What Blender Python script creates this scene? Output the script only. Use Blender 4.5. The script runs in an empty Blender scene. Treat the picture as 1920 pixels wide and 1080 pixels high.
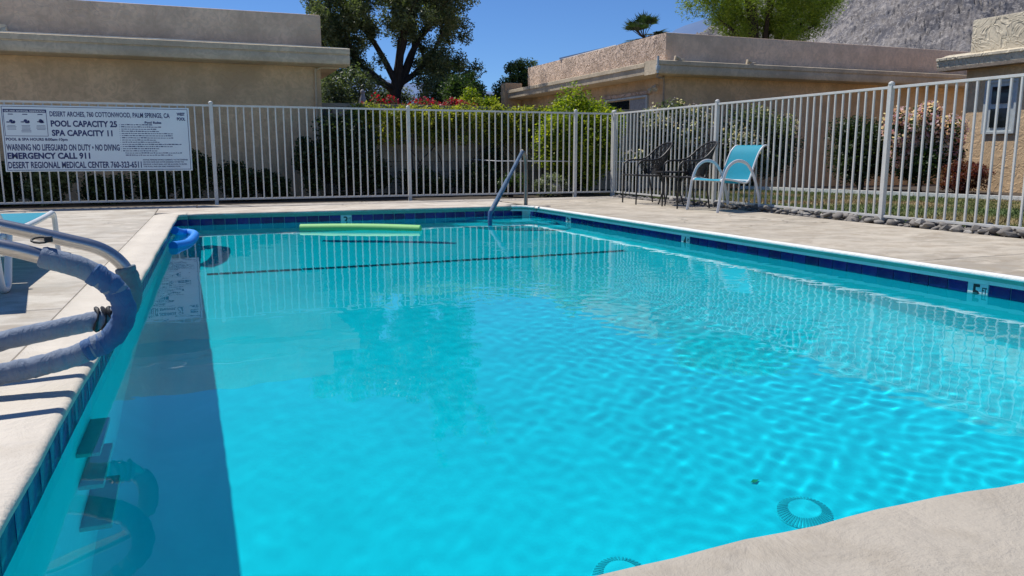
import bpy, bmesh, math, random
import numpy as np
from mathutils import Vector, Matrix, Euler
R = math.radians
sc = bpy.context.scene
C = sc.collection
rng = np.random.default_rng(7)
random.seed(7)

# ------------------------------------------------------------------ camera, sky, sun, exposure
cd = bpy.data.cameras.new('camera'); cam = bpy.data.objects.new('camera', cd); C.objects.link(cam); sc.camera = cam
cd.sensor_width = 36; cd.lens = 27.75; cd.clip_end = 30000; cd.clip_start = 0.05
cam.location = (0, 0, .75); cam.rotation_euler = (R(90 - 9.66), 0, R(-21.6))
SUN = Vector((-.33, .47, 1)).normalized()
SUN_ELEV = math.asin(SUN.z); SUN_AZ = math.atan2(SUN.x, SUN.y)
w = bpy.data.worlds.new('World'); sc.world = w; w.use_nodes = True
nt = w.node_tree; bg = nt.nodes['Background']
sky = nt.nodes.new('ShaderNodeTexSky'); sky.sky_type = 'NISHITA'; sky.sun_disc = False
sky.sun_elevation = SUN_ELEV; sky.sun_rotation = SUN_AZ
sky.altitude = 1500; sky.air_density = 1.0; sky.dust_density = 0.0; sky.ozone_density = 5.0
tint = nt.nodes.new('ShaderNodeMix'); tint.data_type = 'RGBA'; tint.blend_type = 'MULTIPLY'; tint.inputs[0].default_value = 1
tint.inputs[7].default_value = (.53, .73, .99, 1)
nt.links.new(sky.outputs[0], tint.inputs[6]); nt.links.new(tint.outputs[2], bg.inputs[0]); bg.inputs[1].default_value = .1
L = bpy.data.lights.new('sun', 'SUN'); L.energy = 4.2; L.angle = R(.5); L.color = (1, .965, .91)
L.cycles.is_caustics_light = True
lo = bpy.data.objects.new('sun', L); C.objects.link(lo); lo.rotation_euler = SUN.to_track_quat('Z', 'Y').to_euler()
sc.view_settings.view_transform = 'Standard'; sc.view_settings.look = 'None'
sc.view_settings.exposure = .2; sc.view_settings.gamma = 1; sc.view_settings.use_curve_mapping = False
cy = sc.cycles
cy.caustics_refractive = True; cy.caustics_reflective = False
cy.max_bounces = 10; cy.transparent_max_bounces = 12; cy.diffuse_bounces = 7; cy.glossy_bounces = 4; cy.transmission_bounces = 8
cy.sample_clamp_indirect = 6; cy.blur_glossy = .3; cy.use_denoising = True

# ------------------------------------------------------------------ materials
class NT:
    def __init__(s, name):
        s.m = bpy.data.materials.new(name); s.m.use_nodes = True; s.t = s.m.node_tree
        s.b = s.t.nodes['Principled BSDF']; s.o = s.t.nodes['Material Output']
        tc = s.t.nodes.new('ShaderNodeTexCoord'); s.co = tc.outputs['Object']
    def n(s, typ, **kw):
        x = s.t.nodes.new('ShaderNode' + typ)
        for k, v in kw.items():
            if k.startswith('i_'):
                k = k[2:]; k = int(k) if k.isdigit() else k.replace('_', ' ')
                s.put(x.inputs[k], v)
            else: setattr(x, k, v)
        return x
    def put(s, sock, v):
        if isinstance(v, bpy.types.NodeSocket): s.t.links.new(v, sock)
        else: sock.default_value = v
    def scale(s, v, rot=(0, 0, 0)):
        return s.n('Mapping', i_Vector=s.co, i_Scale=v, i_Rotation=rot).outputs[0]
    def noise(s, sc_, det=5, rough=.6, dist=0, vec=None):
        return s.n('TexNoise', i_Vector=vec or s.co, i_Scale=sc_, i_Detail=det, i_Roughness=rough, i_Distortion=dist).outputs['Fac']
    def ramp(s, f, *stops):
        r = s.n('ValToRGB', i_0=f); e = r.color_ramp.elements
        while len(e) < len(stops): e.new(.5)
        for i, (p, c) in enumerate(stops):
            e[i].position = p; e[i].color = c if len(c) == 4 else (*c, 1)
        return r.outputs[0]
    def mix(s, f, a, b, mode='MIX'):
        x = s.n('Mix', data_type='RGBA', blend_type=mode); s.put(x.inputs[0], f)
        for k, v in ((6, a), (7, b)):
            s.put(x.inputs[k], v if isinstance(v, bpy.types.NodeSocket) or len(v) == 4 else (*v, 1))
        return x.outputs[2]
    def math(s, op, a, b=0):
        x = s.n('Math', operation=op); s.put(x.inputs[0], a); s.put(x.inputs[1], b); return x.outputs[0]
    def base(s, v): s.put(s.b.inputs['Base Color'], v if isinstance(v, bpy.types.NodeSocket) else (*v, 1)); return s
    def bump(s, h, strength=.5, dist=.01, norm=None):
        x = s.n('Bump', i_Height=h, i_Strength=strength, i_Distance=dist)
        if norm: s.put(x.inputs['Normal'], norm)
        s.t.links.new(x.outputs[0], s.b.inputs['Normal']); return x.outputs[0]
    def set(s, **kw):
        for k, v in kw.items(): s.put(s.b.inputs[k.replace('_', ' ')], v)
        return s
def g3(v): return (v, v, v)
def c3(c, k): return tuple(x * k for x in c)

def simple(name, col, rough=.5, metal=0, var=.12, sc_=9, bump=0, bs=80):
    k = NT(name); f = k.noise(sc_, 6)
    k.base(k.ramp(f, (.3, c3(col, 1 - var)), (.7, c3(col, 1 + var))))
    k.set(Roughness=rough, Metallic=metal)
    if bump: k.bump(k.noise(bs, 4), bump, .004)
    return k.m

def stucco(name, col, relief=.6, dist=.012, scl=5):
    k = NT(name)
    a = k.noise(1.1, 8, .65); b = k.noise(7, 6, .6, 1.5)
    c = k.ramp(a, (.38, c3(col, .78)), (.5, col), (.62, c3(col, 1.16)))
    c = k.mix(k.ramp(b, (.44, g3(0)), (.58, g3(.5))), c, c3(col, .76))
    # rain streaks running down the wall
    st = k.noise(3, 6, .7, .2, k.scale((3.2, 3.2, .25)))
    c = k.mix(k.ramp(st, (.56, g3(0)), (.78, g3(.5))), c, (col[0] * .72, col[1] * .68, col[2] * .62))
    k.base(c).set(Roughness=.93)
    sw = k.noise(scl, 3, .45, 2.6); ed = k.ramp(sw, (.40, g3(0)), (.47, g3(.75)), (.50, g3(1)), (.56, g3(.45)), (.7, g3(.65)))
    n1 = k.bump(ed, relief, dist); k.bump(k.noise(60, 5, .7), .35, .003, n1)
    return k.m

def concrete(name, col, stain=.25, streak=True, fine=.25, seed=0.):
    k = NT(name)
    v = k.n('Mapping', i_Vector=k.co, i_Location=(seed, seed * .7, 0)).outputs[0]
    a = k.noise(.9, 8, .62, .4, v); b = k.noise(4.5, 8, .7, .2, v); f = k.noise(170, 3, .6, 0, v)
    c = k.ramp(a, (.38, c3(col, 1 - stain)), (.5, col), (.62, c3(col, 1 + stain * .7)))
    c = k.mix(k.ramp(b, (.46, g3(.0)), (.64, g3(.7))), c, (col[0] * .72, col[1] * .66, col[2] * .58))
    if streak:
        s = k.noise(2.2, 7, .7, .8, k.n('Mapping', i_Vector=v, i_Scale=(.8, 1.9, 1), i_Rotation=(0, 0, R(12))).outputs[0])
        c = k.mix(k.ramp(s, (.48, g3(0)), (.64, g3(.55))), c, (col[0] * .64, col[1] * .58, col[2] * .53))
        s2 = k.noise(2.9, 7, .65, .6, k.n('Mapping', i_Vector=v, i_Scale=(.9, 1.6, 1), i_Location=(4, 9, 0)).outputs[0])
        c = k.mix(k.ramp(s2, (.5, g3(0)), (.62, g3(.7))), c, c3(col, 1.25))
    c = k.mix(k.ramp(f, (.35, g3(.35)), (.5, g3(0))), c, c3(col, .62))
    wv = k.n('VectorMath', operation='ADD', i_0=v, i_1=k.n('VectorMath', operation='SCALE', i_0=k.n('TexNoise', i_Vector=v, i_Scale=1.7, i_Detail=6).outputs['Color'], i_Scale=.9).outputs[0]).outputs[0]
    ed = k.n('TexVoronoi', feature='DISTANCE_TO_EDGE', i_Vector=wv, i_Scale=.42).outputs['Distance']
    msk = k.ramp(k.noise(.5, 2, .5, 0, v), (.5, g3(0)), (.56, g3(.8)))
    c = k.mix(k.mix(1., k.ramp(ed, (0, g3(1)), (.006, g3(0))), msk, 'MULTIPLY'), c, c3(col, .3))
    k.base(c).set(Roughness=.9)
    n1 = k.bump(b, .25, .006); k.bump(f, fine, .002, n1)
    return k.m

M = {}
M['stucco_tan'] = stucco('stucco_tan', (.68, .48, .28), .45, .014, 3.6)
M['stucco_rose'] = stucco('stucco_rose', (.80, .58, .40), .5, .014, 3.2)
M['stucco_pink_sunside'] = stucco('stucco_pink_sunside', (.66, .50, .385), 1., .045, 3.0)  # tone and relief for the sunlit side of the house
M['stucco_cream'] = stucco('stucco_cream', (.62, .54, .40), .75, .03, 2.2)
M['eave_paint'] = stucco('eave_paint', (.60, .49, .34), .35, .008)
M['eave_dark'] = stucco('eave_board', (.36, .29, .22), .3, .006)  # darker brown coat for fascia board and conduit
M['deck_l'] = concrete('deck_concrete', (.50, .455, .38), .2, True)
M['deck_r'] = concrete('deck_concrete_brown', (.46, .405, .32), .22, True, .3, 5.)
M['deck_far'] = concrete('deck_concrete_far', (.55, .49, .41), .15, True, .2, 9.)
M['joint'] = simple('joint_gap', (.06, .055, .05), .95)
def coping_mat(name, col, dirt):
    k = NT(name)
    a = k.noise(1.6, 8, .65, .3); b = k.noise(5, 8, .7, .3); f = k.noise(140, 4, .7)
    c = k.ramp(a, (.3, c3(col, 1 - dirt)), (.55, col), (.75, c3(col, 1.08)))
    c = k.mix(k.ramp(b, (.50, g3(0)), (.64, g3(dirt * 2.6))), c, (col[0] * .7, col[1] * .66, col[2] * .6))
    k.base(c).set(Roughness=.8)
    tr = k.noise(4.5, 7, .68, .35); n1 = k.bump(tr, .7, .03)
    ch = k.ramp(k.n('TexVoronoi', feature='F1', i_Vector=k.co, i_Scale=7.).outputs['Distance'], (.03, g3(0)), (.09, g3(1)))
    n2 = k.bump(ch, .25, .004, n1); k.bump(f, .28, .003, n2)
    return k.m
M['coping'] = coping_mat('coping_cream', (.62, .555, .46), .10)
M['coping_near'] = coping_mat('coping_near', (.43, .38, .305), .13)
M['coping_face'] = coping_mat('coping_face_shade', (.36, .36, .30), .12)  # darker tone paints in the shade below the coping lip
M['coping_rim'] = coping_mat('coping_rim_white', (.78, .76, .70), .06)
k = NT('pool_plaster'); a = k.noise(1.4, 8, .65, .8); b = k.noise(9, 6, .7, 1.)
c = k.ramp(a, (.4, (.28, .88, .90)), (.5, (.32, .92, .94)), (.6, (.36, .95, .965)))
c = k.mix(k.ramp(b, (.45, g3(0)), (.75, g3(.4))), c, (.26, .84, .88)); k.base(c).set(Roughness=.8); M['plaster'] = k.m
k = NT('navy_tile'); oi = k.n('ObjectInfo').outputs['Random']
c = k.ramp(oi, (0, (.004, .010, .085)), (.5, (.006, .014, .13)), (1, (.010, .022, .17)))
c = k.mix(k.ramp(k.noise(30, 4), (.5, g3(0)), (.8, g3(.25))), c, (.05, .09, .25))
k.base(c).set(Roughness=.16, Specular_IOR_Level=.3); k.bump(k.noise(22, 3), .12, .004); M['tile'] = k.m
M['fallen'] = simple('fallen_leaf', (.35, .34, .10), .6)
M['tread'] = simple('ladder_tread', (.34, .50, .46), .6)
M['marker_tile'] = simple('marker_tile', (.62, .66, .64), .2, 0, .06)
M['black_print'] = simple('black_print', (.008, .009, .012), .4)
M['grout'] = simple('grout', (.55, .62, .62), .85)
M['line_tile'] = simple('line_tile', (.012, .035, .085), .4, 0, .3, 40)
k = NT('pool_water')
k.set(Roughness=0., IOR=1.333, Transmission_Weight=1.).base((.008, .73, .86)); M['water'] = k.m
M['fence'] = simple('fence_white_paint', (.64, .62, .565), .45, 0, .07, 14)
M['fence_dark'] = simple('dark_gate_frame', (.1, .1, .1), .5)
M['soil'] = simple('dark_bed_soil', (.06, .045, .032), .95, 0, .35, 14, .5)
M['ground'] = simple('dry_ground', (.26, .215, .16), .95, 0, .25, .5, .4)
M['block'] = stucco('block_wall', (.40, .33, .24), .4, .006)
M['mortar'] = simple('mortar', (.12, .10, .085), .95)
k = NT('steel'); f = k.noise(60, 4, .6, 0, k.scale((.3, 6, 6)))
k.base(k.ramp(f, (.3, (.42, .40, .37)), (.7, (.60, .57, .53)))).set(Metallic=1., Roughness=.3); M['steel'] = k.m
M['steel_dull'] = simple('steel_dull', (.27, .235, .20), .5, .5)
def cloth(name, col, fine=220, wr=.7):
    k = NT(name); c = k.ramp(k.noise(6, 6, .6), (.3, c3(col, .82)), (.7, c3(col, 1.12)))
    k.base(c).set(Roughness=.85); n1 = k.bump(k.noise(16, 4, .55, 1.2, k.scale((1.8, 1, 1))), wr, .015)
    k.bump(k.noise(fine, 3), .3, .0015, n1); return k.m
M['pad'] = cloth('pad_blue_grey', (.20, .245, .32)); M['pad_blue'] = cloth('pad_blue', (.06, .13, .27)); M['pad_grey'] = cloth('pad_grey', (.15, .205, .235))
M['pad_rail'] = cloth('pad_rail_blue', (.11, .17, .25))
M['black'] = simple('black_strap', (.01, .01, .012), .6)
M['noodle_green'] = simple('noodle_green', (.26, .62, .17), .6, 0, .05, 20, .2, 150)
M['noodle_blue'] = simple('noodle_blue', (.02, .25, .75), .6, 0, .05, 20, .2, 150)
M['chair_white'] = simple('chair_white', (.72, .72, .71), .35, 0, .05)
def sling(name, col):
    k = NT(name)
    wv = k.n('TexWave', wave_type='BANDS', bands_direction='Y', i_Vector=k.co, i_Scale=55., i_Distortion=1.).outputs['Fac']
    c = k.mix(k.ramp(wv, (.2, g3(0)), (.8, g3(.35))), col, c3(col, .72)); c = k.mix(k.ramp(k.noise(5, 6), (.4, g3(0)), (.8, g3(.3))), c, c3(col, 1.25))
    k.base(c).set(Roughness=.65); k.bump(k.noise(300, 2), .3, .001)
    tr = k.n('BsdfTranslucent'); k.put(tr.inputs[0], c); mx = k.n('MixShader'); mx.inputs[0].default_value = .4
    k.t.links.new(k.b.outputs[0], mx.inputs[1]); k.t.links.new(tr.outputs[0], mx.inputs[2]); k.t.links.new(mx.outputs[0], k.o.inputs[0]); return k.m
M['sling'] = sling('turquoise_sling', (.02, .42, .56))
M['dark_metal'] = simple('dark_wire', (.035, .032, .030), .5, .3)
M['sign_white'] = simple('sign_panel', (.72, .80, .82), .35, 0, .04, 3)
M['sign_ink'] = simple('sign_ink', (.012, .022, .12), .4)
M['drain'] = simple('drain_cover', (.85, .97, .97), .5, 0, .05)
M['drain_rib'] = simple('drain_rib', (.46, .60, .62), .5, 0, .05)
M['pale_frame'] = simple('window_frame_paint', (.50, .54, .53), .5)
k = NT('window_glass'); k.base((.012, .016, .02)).set(Roughness=.05); M['glass'] = k.m
M['curtain'] = simple('curtain', (.32, .32, .31), .8, 0, .3, 20)
M['roof_metal'] = simple('roof_metal', (.03, .035, .05), .4, .3)
M['umbrella'] = cloth('umbrella_grey', (.40, .39, .37), 100)
M['hedge_wood'] = simple('bark', (.055, .04, .03), .95, 0, .35, 12, .9, 40)
M['bark_dark'] = simple('bark_dark', (.035, .027, .022), .95, 0, .35, 6, .9, 20)
k = NT('cobble'); oi = k.n('ObjectInfo').outputs['Random']
c = k.ramp(oi, (0, (.17, .15, .13)), (.4, (.40, .36, .31)), (.7, (.26, .235, .20)), (1, (.62, .58, .51)))
c = k.mix(k.noise(30, 5), c, (.12, .11, .10)); k.base(c).set(Roughness=.85); k.bump(k.noise(60, 5), .5, .004); M['cobble'] = k.m
def leaf(name, cols, trans=.45, rough=.5, scl=2.2):
    k = NT(name)
    r1 = k.n('NewGeometry').outputs['Random Per Island'] if False else k.n('TexWhiteNoise', noise_dimensions='3D', i_Vector=k.n('VectorMath', operation='SNAP', i_0=k.co, i_1=(.11, .11, .11)).outputs[0]).outputs['Value']
    f = k.math('ADD', k.math('MULTIPLY', r1, .5), k.math('MULTIPLY', k.noise(scl, 4), .5))
    n = len(cols); c = k.ramp(f, *[(.2 + .6 * i / (n - 1), cc) for i, cc in enumerate(cols)])
    k.base(c).set(Roughness=rough)
    tr = k.n('BsdfTranslucent'); k.put(tr.inputs[0], k.mix(1., c, (1.25, 1.3, .6), 'MULTIPLY')); mx = k.n('MixShader'); mx.inputs[0].default_value = trans
    k.t.links.new(k.b.outputs[0], mx.inputs[1]); k.t.links.new(tr.outputs[0], mx.inputs[2]); k.t.links.new(mx.outputs[0], k.o.inputs[0]); return k.m
M['leaf_olive'] = leaf('leaf_olive', [(.03, .048, .018), (.075, .105, .043), (.14, .18, .088), (.22, .255, .15)], .45)
M['leaf_dark'] = leaf('leaf_dark', [(.012, .026, .008), (.035, .06, .016), (.06, .095, .028)], .35)
M['leaf_mid'] = leaf('leaf_mid', [(.02, .045, .01), (.045, .09, .02), (.08, .13, .03)], .4)
M['leaf_feather'] = leaf('leaf_feather', [(.03, .06, .015), (.07, .12, .03), (.12, .18, .05)], .45)
M['leaf_bright'] = leaf('leaf_bright', [(.06, .11, .01), (.16, .24, .015), (.32, .38, .025), (.52, .52, .05)], .55)
M['leaf_mesquite'] = leaf('leaf_mesquite', [(.08, .13, .02), (.17, .25, .03), (.29, .37, .05)], .55)
M['leaf_vine'] = leaf('leaf_vine', [(.09, .13, .02), (.24, .27, .035), (.50, .48, .09)], .6)
M['leaf_red'] = leaf('leaf_red', [(.10, .02, .02), (.20, .045, .03), (.22, .13, .06)], .4)
M['leaf_pale'] = leaf('leaf_pale', [(.08, .11, .06), (.2, .24, .15), (.42, .44, .34)], .4)
M['petal_pink'] = leaf('petal_pink', [(.62, .28, .36), (.82, .55, .60), (.92, .80, .80)], .55)
M['petal_white'] = leaf('petal_white', [(.55, .42, .42), (.75, .66, .64), (.8, .78, .75)], .5)
M['petal_red'] = leaf('petal_red', [(.28, .005, .03), (.5, .01, .05), (.6, .05, .10)], .4)
M['palm'] = leaf('palm_leaf', [(.012, .03, .012), (.03, .06, .02), (.07, .10, .05)], .3)
k = NT('grass'); f = k.noise(.55, 5, .6, .5)
c = k.ramp(f, (.38, (.075, .115, .022)), (.5, (.12, .14, .03)), (.60, (.26, .19, .08)), (.8, (.30, .22, .11))); k.base(c).set(Roughness=.8); k.bump(k.noise(60, 4), .5, .01); M['grass'] = k.m
k = NT('mountain_rock'); a = k.noise(.004, 10, .68, .5); b = k.noise(.03, 8, .75, .3); e = k.noise(.12, 6, .8)
c = k.ramp(a, (.40, (.11, .10, .102)), (.5, (.20, .183, .175)), (.60, (.31, .282, .262)))
c = k.mix(k.ramp(b, (.43, g3(.85)), (.53, g3(0))), c, (.10, .10, .115)); c = k.mix(k.ramp(e, (.52, g3(0)), (.60, g3(.8))), c, (.42, .385, .355))
k.base(c).set(Roughness=.95); n1 = k.bump(k.noise(.012, 8, .7), .8, 26.); k.bump(e, .5, 3., n1); M['mountain'] = k.m
k = NT('far_ridge_haze'); a = k.noise(.0008, 8, .7); c = k.ramp(a, (.3, (.09, .155, .29)), (.7, (.14, .21, .35))); k.base(c).set(Roughness=1.); M['far_ridge'] = k.m  # distance haze put into the ridge colour as blue

# ------------------------------------------------------------------ builders
def obj(name, verts, faces, mat, parent=None, smooth=False, mats=None, mi=None):
    me = bpy.data.meshes.new(name)
    me.from_pydata([tuple(map(float, v)) for v in verts], [], [tuple(int(i) for i in f) for f in faces])
    for m in (mats or [mat]): me.materials.append(m)
    if mi is not None: me.polygons.foreach_set('material_index', mi)
    if smooth: me.shade_smooth()
    me.update()
    o = bpy.data.objects.new(name, me); C.objects.link(o); o.parent = parent
    return o
def fast(name, V, nper, mat, parent=None):
    "V: (n*nper,3) points, consecutive polygons of nper corners"
    V = np.asarray(V, np.float32).reshape(-1, 3); n = len(V) // nper
    me = bpy.data.meshes.new(name); me.vertices.add(len(V)); me.vertices.foreach_set('co', V.ravel())
    me.loops.add(len(V)); me.loops.foreach_set('vertex_index', np.arange(len(V), dtype=np.int32))
    me.polygons.add(n); me.polygons.foreach_set('loop_start', np.arange(0, len(V), nper, dtype=np.int32))
    me.update(calc_edges=True)
    for m in (mat if isinstance(mat, list) else [mat]): me.materials.append(m)
    o = bpy.data.objects.new(name, me); C.objects.link(o); o.parent = parent; return o
def empty(name, loc=(0, 0, 0), rz=0):
    o = bpy.data.objects.new(name, None); C.objects.link(o); o.location = loc; o.rotation_euler = (0, 0, rz); o.empty_display_size = .1; return o
def tag(o, label=None, cat=None, group=None, kind=None):
    if label: o['label'] = label
    if cat: o['category'] = cat
    if group: o['group'] = group
    if kind: o['kind'] = kind
    return o
class MB:
    def __init__(s): s.v = []; s.f = []
    def add(s, v, f):
        n = len(s.v); s.v += [tuple(p) for p in v]; s.f += [tuple(i + n for i in q) for q in f]; return s
    def box(s, x0, x1, y0, y1, z0, z1):
        return s.add([(x, y, z) for z in (z0, z1) for y in (y0, y1) for x in (x0, x1)],
                     [(0, 2, 3, 1), (4, 5, 7, 6), (0, 1, 5, 4), (2, 6, 7, 3), (0, 4, 6, 2), (1, 3, 7, 5)])
    def bbox(s, x0, x1, y0, y1, z0, z1, b):
        bm = bmesh.new(); bmesh.ops.create_cube(bm, size=1)
        for v in bm.verts: v.co = ((x0 + x1) / 2 + v.co.x * (x1 - x0), (y0 + y1) / 2 + v.co.y * (y1 - y0), (z0 + z1) / 2 + v.co.z * (z1 - z0))
        bmesh.ops.bevel(bm, geom=bm.edges[:], offset=b, segments=2, affect='EDGES', profile=.6)
        bm.verts.index_update(); s.add([v.co[:] for v in bm.verts], [[v.index for v in f.verts] for f in bm.faces]); bm.free(); return s
    def tube(s, pts, r, n=10, flat=1., closed=False, cap=True, up=(0, 0, 1)):
        P = [Vector(p) for p in pts]; m = len(P); rr = r if hasattr(r, '__len__') else [r] * m; V = []
        prev = None
        for i in range(m):
            a = P[i - 1] if (i or closed) else P[0]; b = P[(i + 1) % m] if (i < m - 1 or closed) else P[-1]
            t = (b - a).normalized()
            if prev is None:
                u = Vector(up); u = u if abs(u.dot(t)) < .95 else Vector((1, 0, 0)); x = t.cross(u).normalized()
            else: x = (prev - t * prev.dot(t)).normalized()
            prev = x; y = t.cross(x)
            for j in range(n):
                q = 2 * math.pi * j / n; V.append(P[i] + x * math.cos(q) * rr[i] + y * math.sin(q) * rr[i] * flat)
        F = [(i * n + j, i * n + (j + 1) % n, ((i + 1) % m) * n + (j + 1) % n, ((i + 1) % m) * n + j) for i in range(m if closed else m - 1) for j in range(n)]
        if cap and not closed: F += [tuple(range(n))[::-1], tuple((m - 1) * n + j for j in range(n))]
        return s.add([tuple(v) for v in V], F)
    def extrude(s, prof, a0, a1, axis='x'):
        "prof: list of (p,q) closed outline; axis x: p=y,q=z ; axis y: p=x,q=z"
        n = len(prof); V = []
        for a in (a0, a1): V += [(a, p, q) if axis == 'x' else (p, a, q) for p, q in prof]
        F = [(i, (i + 1) % n, n + (i + 1) % n, n + i) for i in range(n)] + [tuple(range(n))[::-1], tuple(n + i for i in range(n))]
        return s.add(V, F)
    def build(s, name, mat, parent=None, smooth=False):
        o = obj(name, s.v, s.f, mat, parent)
        bm = bmesh.new(); bm.from_mesh(o.data); bmesh.ops.recalc_face_normals(bm, faces=bm.faces)
        if smooth:
            for e in bm.edges: e.smooth = (len(e.link_faces) == 2 and e.calc_face_angle(0) < R(40))
            for f in bm.faces: f.smooth = True
        bm.to_mesh(o.data); bm.free(); return o
def curve(pts, sub=6):
    "Catmull-Rom through pts"
    P = [Vector(p) for p in pts]; P = [2 * P[0] - P[1]] + P + [2 * P[-1] - P[-2]]; out = []
    for i in range(1, len(P) - 2):
        for k_ in range(sub):
            t = k_ / sub; a, b, c, d = P[i - 1], P[i], P[i + 1], P[i + 2]
            out.append(.5 * ((2 * b) + (c - a) * t + (2 * a - 5 * b + 4 * c - d) * t * t + (3 * b - a - 3 * c + d) * t ** 3))
    out.append(P[-2]); return out
def text_mesh(name, s, x0, x1, z0, z1, y, mat, parent, bold=.012, depth=.001):
    cu = bpy.data.curves.new(name, 'FONT'); cu.body = s; cu.offset = bold * 2.3; cu.extrude = depth; cu.resolution_u = 3; cu.space_character = 1.02
    t = bpy.data.objects.new(name, cu); C.objects.link(t)
    me = bpy.data.meshes.new_from_object(t.evaluated_get(bpy.context.evaluated_depsgraph_get()))
    C.objects.unlink(t); bpy.data.objects.remove(t)
    n = len(me.vertices); co = np.empty(n * 3, np.float32); me.vertices.foreach_get('co', co); co = co.reshape(-1, 3)
    a, b = co.min(0), co.max(0); out = np.empty_like(co)
    out[:, 0] = x0 + (co[:, 0] - a[0]) / (b[0] - a[0]) * (x1 - x0)
    out[:, 2] = z0 + (co[:, 1] - a[1]) / (b[1] - a[1]) * (z1 - z0)
    out[:, 1] = y - (co[:, 2] - a[2]) / max(b[2] - a[2], 1e-6) * depth
    me.vertices.foreach_set('co', out.ravel()); me.materials.clear(); me.materials.append(mat); me.update()
    o = bpy.data.objects.new(name, me); C.objects.link(o); o.parent = parent; return o
def leaves(name, cen, rad, n, size, mat, parent, seed=0, shell=.55, asp=.5, droop=0., flat=None):
    "n leaf blades spread through ellipsoid clumps cen (k,3) rad (k,3)"
    g = np.random.default_rng(seed); cen = np.asarray(cen, float); rad = np.asarray(rad, float)
    if rad.ndim == 1: rad = np.repeat(rad[:, None], 3, 1)
    wgt = (rad.prod(1)) ** (2 / 3); idx = g.choice(len(cen), n, p=wgt / wgt.sum())
    d = g.normal(size=(n, 3)); d /= np.linalg.norm(d, axis=1)[:, None]
    r = 1 - shell * (g.random(n) ** 1.6); r *= 1 + .10 * g.normal(size=n)
    P = cen[idx] + d * r[:, None] * rad[idx]
    if flat is not None: P = P[P[:, 2] > flat]; n = len(P)
    a = g.normal(size=(n, 3)); a[:, 2] = a[:, 2] * .6 - droop; a /= np.linalg.norm(a, axis=1)[:, None]
    b = np.cross(a, g.normal(size=(n, 3))); b /= np.linalg.norm(b, axis=1)[:, None]
    s = size * g.uniform(.6, 1.3, n)[:, None]
    V = np.stack([P - a * s * .5, P + b * s * asp * .5, P + a * s * .5, P - b * s * asp * .5], 1)
    return fast(name, V, 4, mat, parent)
def clumps(c, r, n, cr, seed, low=-1.):
    g = np.random.default_rng(seed); d = g.normal(size=(n, 3)); d /= np.linalg.norm(d, axis=1)[:, None]
    d[:, 2] = np.where(d[:, 2] < low, -d[:, 2], d[:, 2])
    P = np.array(c) + d * np.array(r) * g.uniform(.35, .95, n)[:, None]
    return P, cr * g.uniform(.6, 1.35, n)
def shrub(name, c, r, n, size, mat, label, cat='shrub', cr=.22, nc=40, seed=0, stems=4, group=None, flowers=None, wood='hedge_wood', droop=0.):
    "c = centre on the ground (x,y,z0); r = half sizes (x,y,height)"
    root = empty(name, c); tag(root, label, cat, group)
    P, rr = clumps((0, 0, r[2] * .52), (r[0] * .8, r[1] * .8, r[2] * .45), nc, cr, seed)
    leaves('foliage', P, rr, n, size, mat, root, seed, .7, .5, droop, flat=.0)
    m = MB(); g = random.Random(seed)
    for i in range(stems):
        a = g.uniform(0, 6.28); q = g.uniform(.2, .6)
        m.tube(curve([(g.uniform(-.05, .05), g.uniform(-.05, .05), -.02), (math.cos(a) * r[0] * q * .4, math.sin(a) * r[1] * q * .4, r[2] * .4), (math.cos(a) * r[0] * q, math.sin(a) * r[1] * q, r[2] * .8)], 3), [.03, .028, .025, .02, .016, .012, .008], 6)
    m.build('stem', M[wood], root, True)
    if flowers:
        fm, fn, fs, frac = flowers
        sel = (np.random.default_rng(seed + 5).random(len(P)) < frac) & ((P[:, 2] > r[2] * .42) | (np.random.default_rng(seed + 6).random(len(P)) < .12))
        if sel.any(): leaves('blossom', P[sel] + np.array([0, 0, .02]), rr[sel] * 1.06, fn, fs, fm, root, seed + 9, .25, .9)
    return root

# ------------------------------------------------------------------ pool geometry
WZ = -.145                       # water level
Y0, Y1 = 1.185, 10.75
def xl(y): return -.235 - (Y1 - y) * .0204
def xr(y): return 4.50 + (Y1 - y) * .021
OV = .05                         # coping overhang past the tiled wall
def floor_z(x, y):
    z = -1.08 - .03 * (Y1 - y) / 3.4 if y > 7.35 else -1.11 - (7.35 - y) * .125
    return max(z, -1.70)

# ground sheet with the pool cut out
g0 = [(-9000, -9000), (9000, -9000), (9000, 14000), (-9000, 14000)]
q = [(-1.2, .2), (5.4, .2), (5.4, 11.4), (-1.2, 11.4)]
o = obj('ground', [(x, y, -.09) for x, y in g0 + q], [(0, 1, 5, 4), (1, 2, 6, 5), (2, 3, 7, 6), (3, 0, 4, 7)], M['ground']); tag(o, kind='structure')

# deck slabs
def prism(poly, z0, z1, bev=0.006):
    n = len(poly); cx = sum(p[0] for p in poly) / n; cy_ = sum(p[1] for p in poly) / n
    def ins(p, d):
        v = Vector((p[0] - cx, p[1] - cy_)); L_ = v.length; v *= (1 - d / max(L_, .01)); return (cx + v.x, cy_ + v.y)
    V = [(*p, z0) for p in poly] + [(*p, z1 - bev) for p in poly] + [(*ins(p, bev * 1.6), z1) for p in poly]
    F = [tuple(range(n))[::-1]] + [(i, (i + 1) % n, n + (i + 1) % n, n + i) for i in range(n)] + [(n + i, n + (i + 1) % n, 2 * n + (i + 1) % n, 2 * n + i) for i in range(n)] + [tuple(2 * n + i for i in range(n))]
    return V, F
deck = tag(obj('pool_deck', *MB().box(-9, xl(6) - .30, -6, 12.45, -.085, -.03).box(4.9, 6.8, -6, 12.45, -.085, -.03).box(-.6, 5, 11.1, 12.45, -.085, -.03).__dict__.values(), M['joint']), kind='structure')
COPW = .28
def slab(poly, mat): V, F = prism(poly, -.08, 0.0); return obj('slab', V, F, mat, deck)
gp = .006
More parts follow.
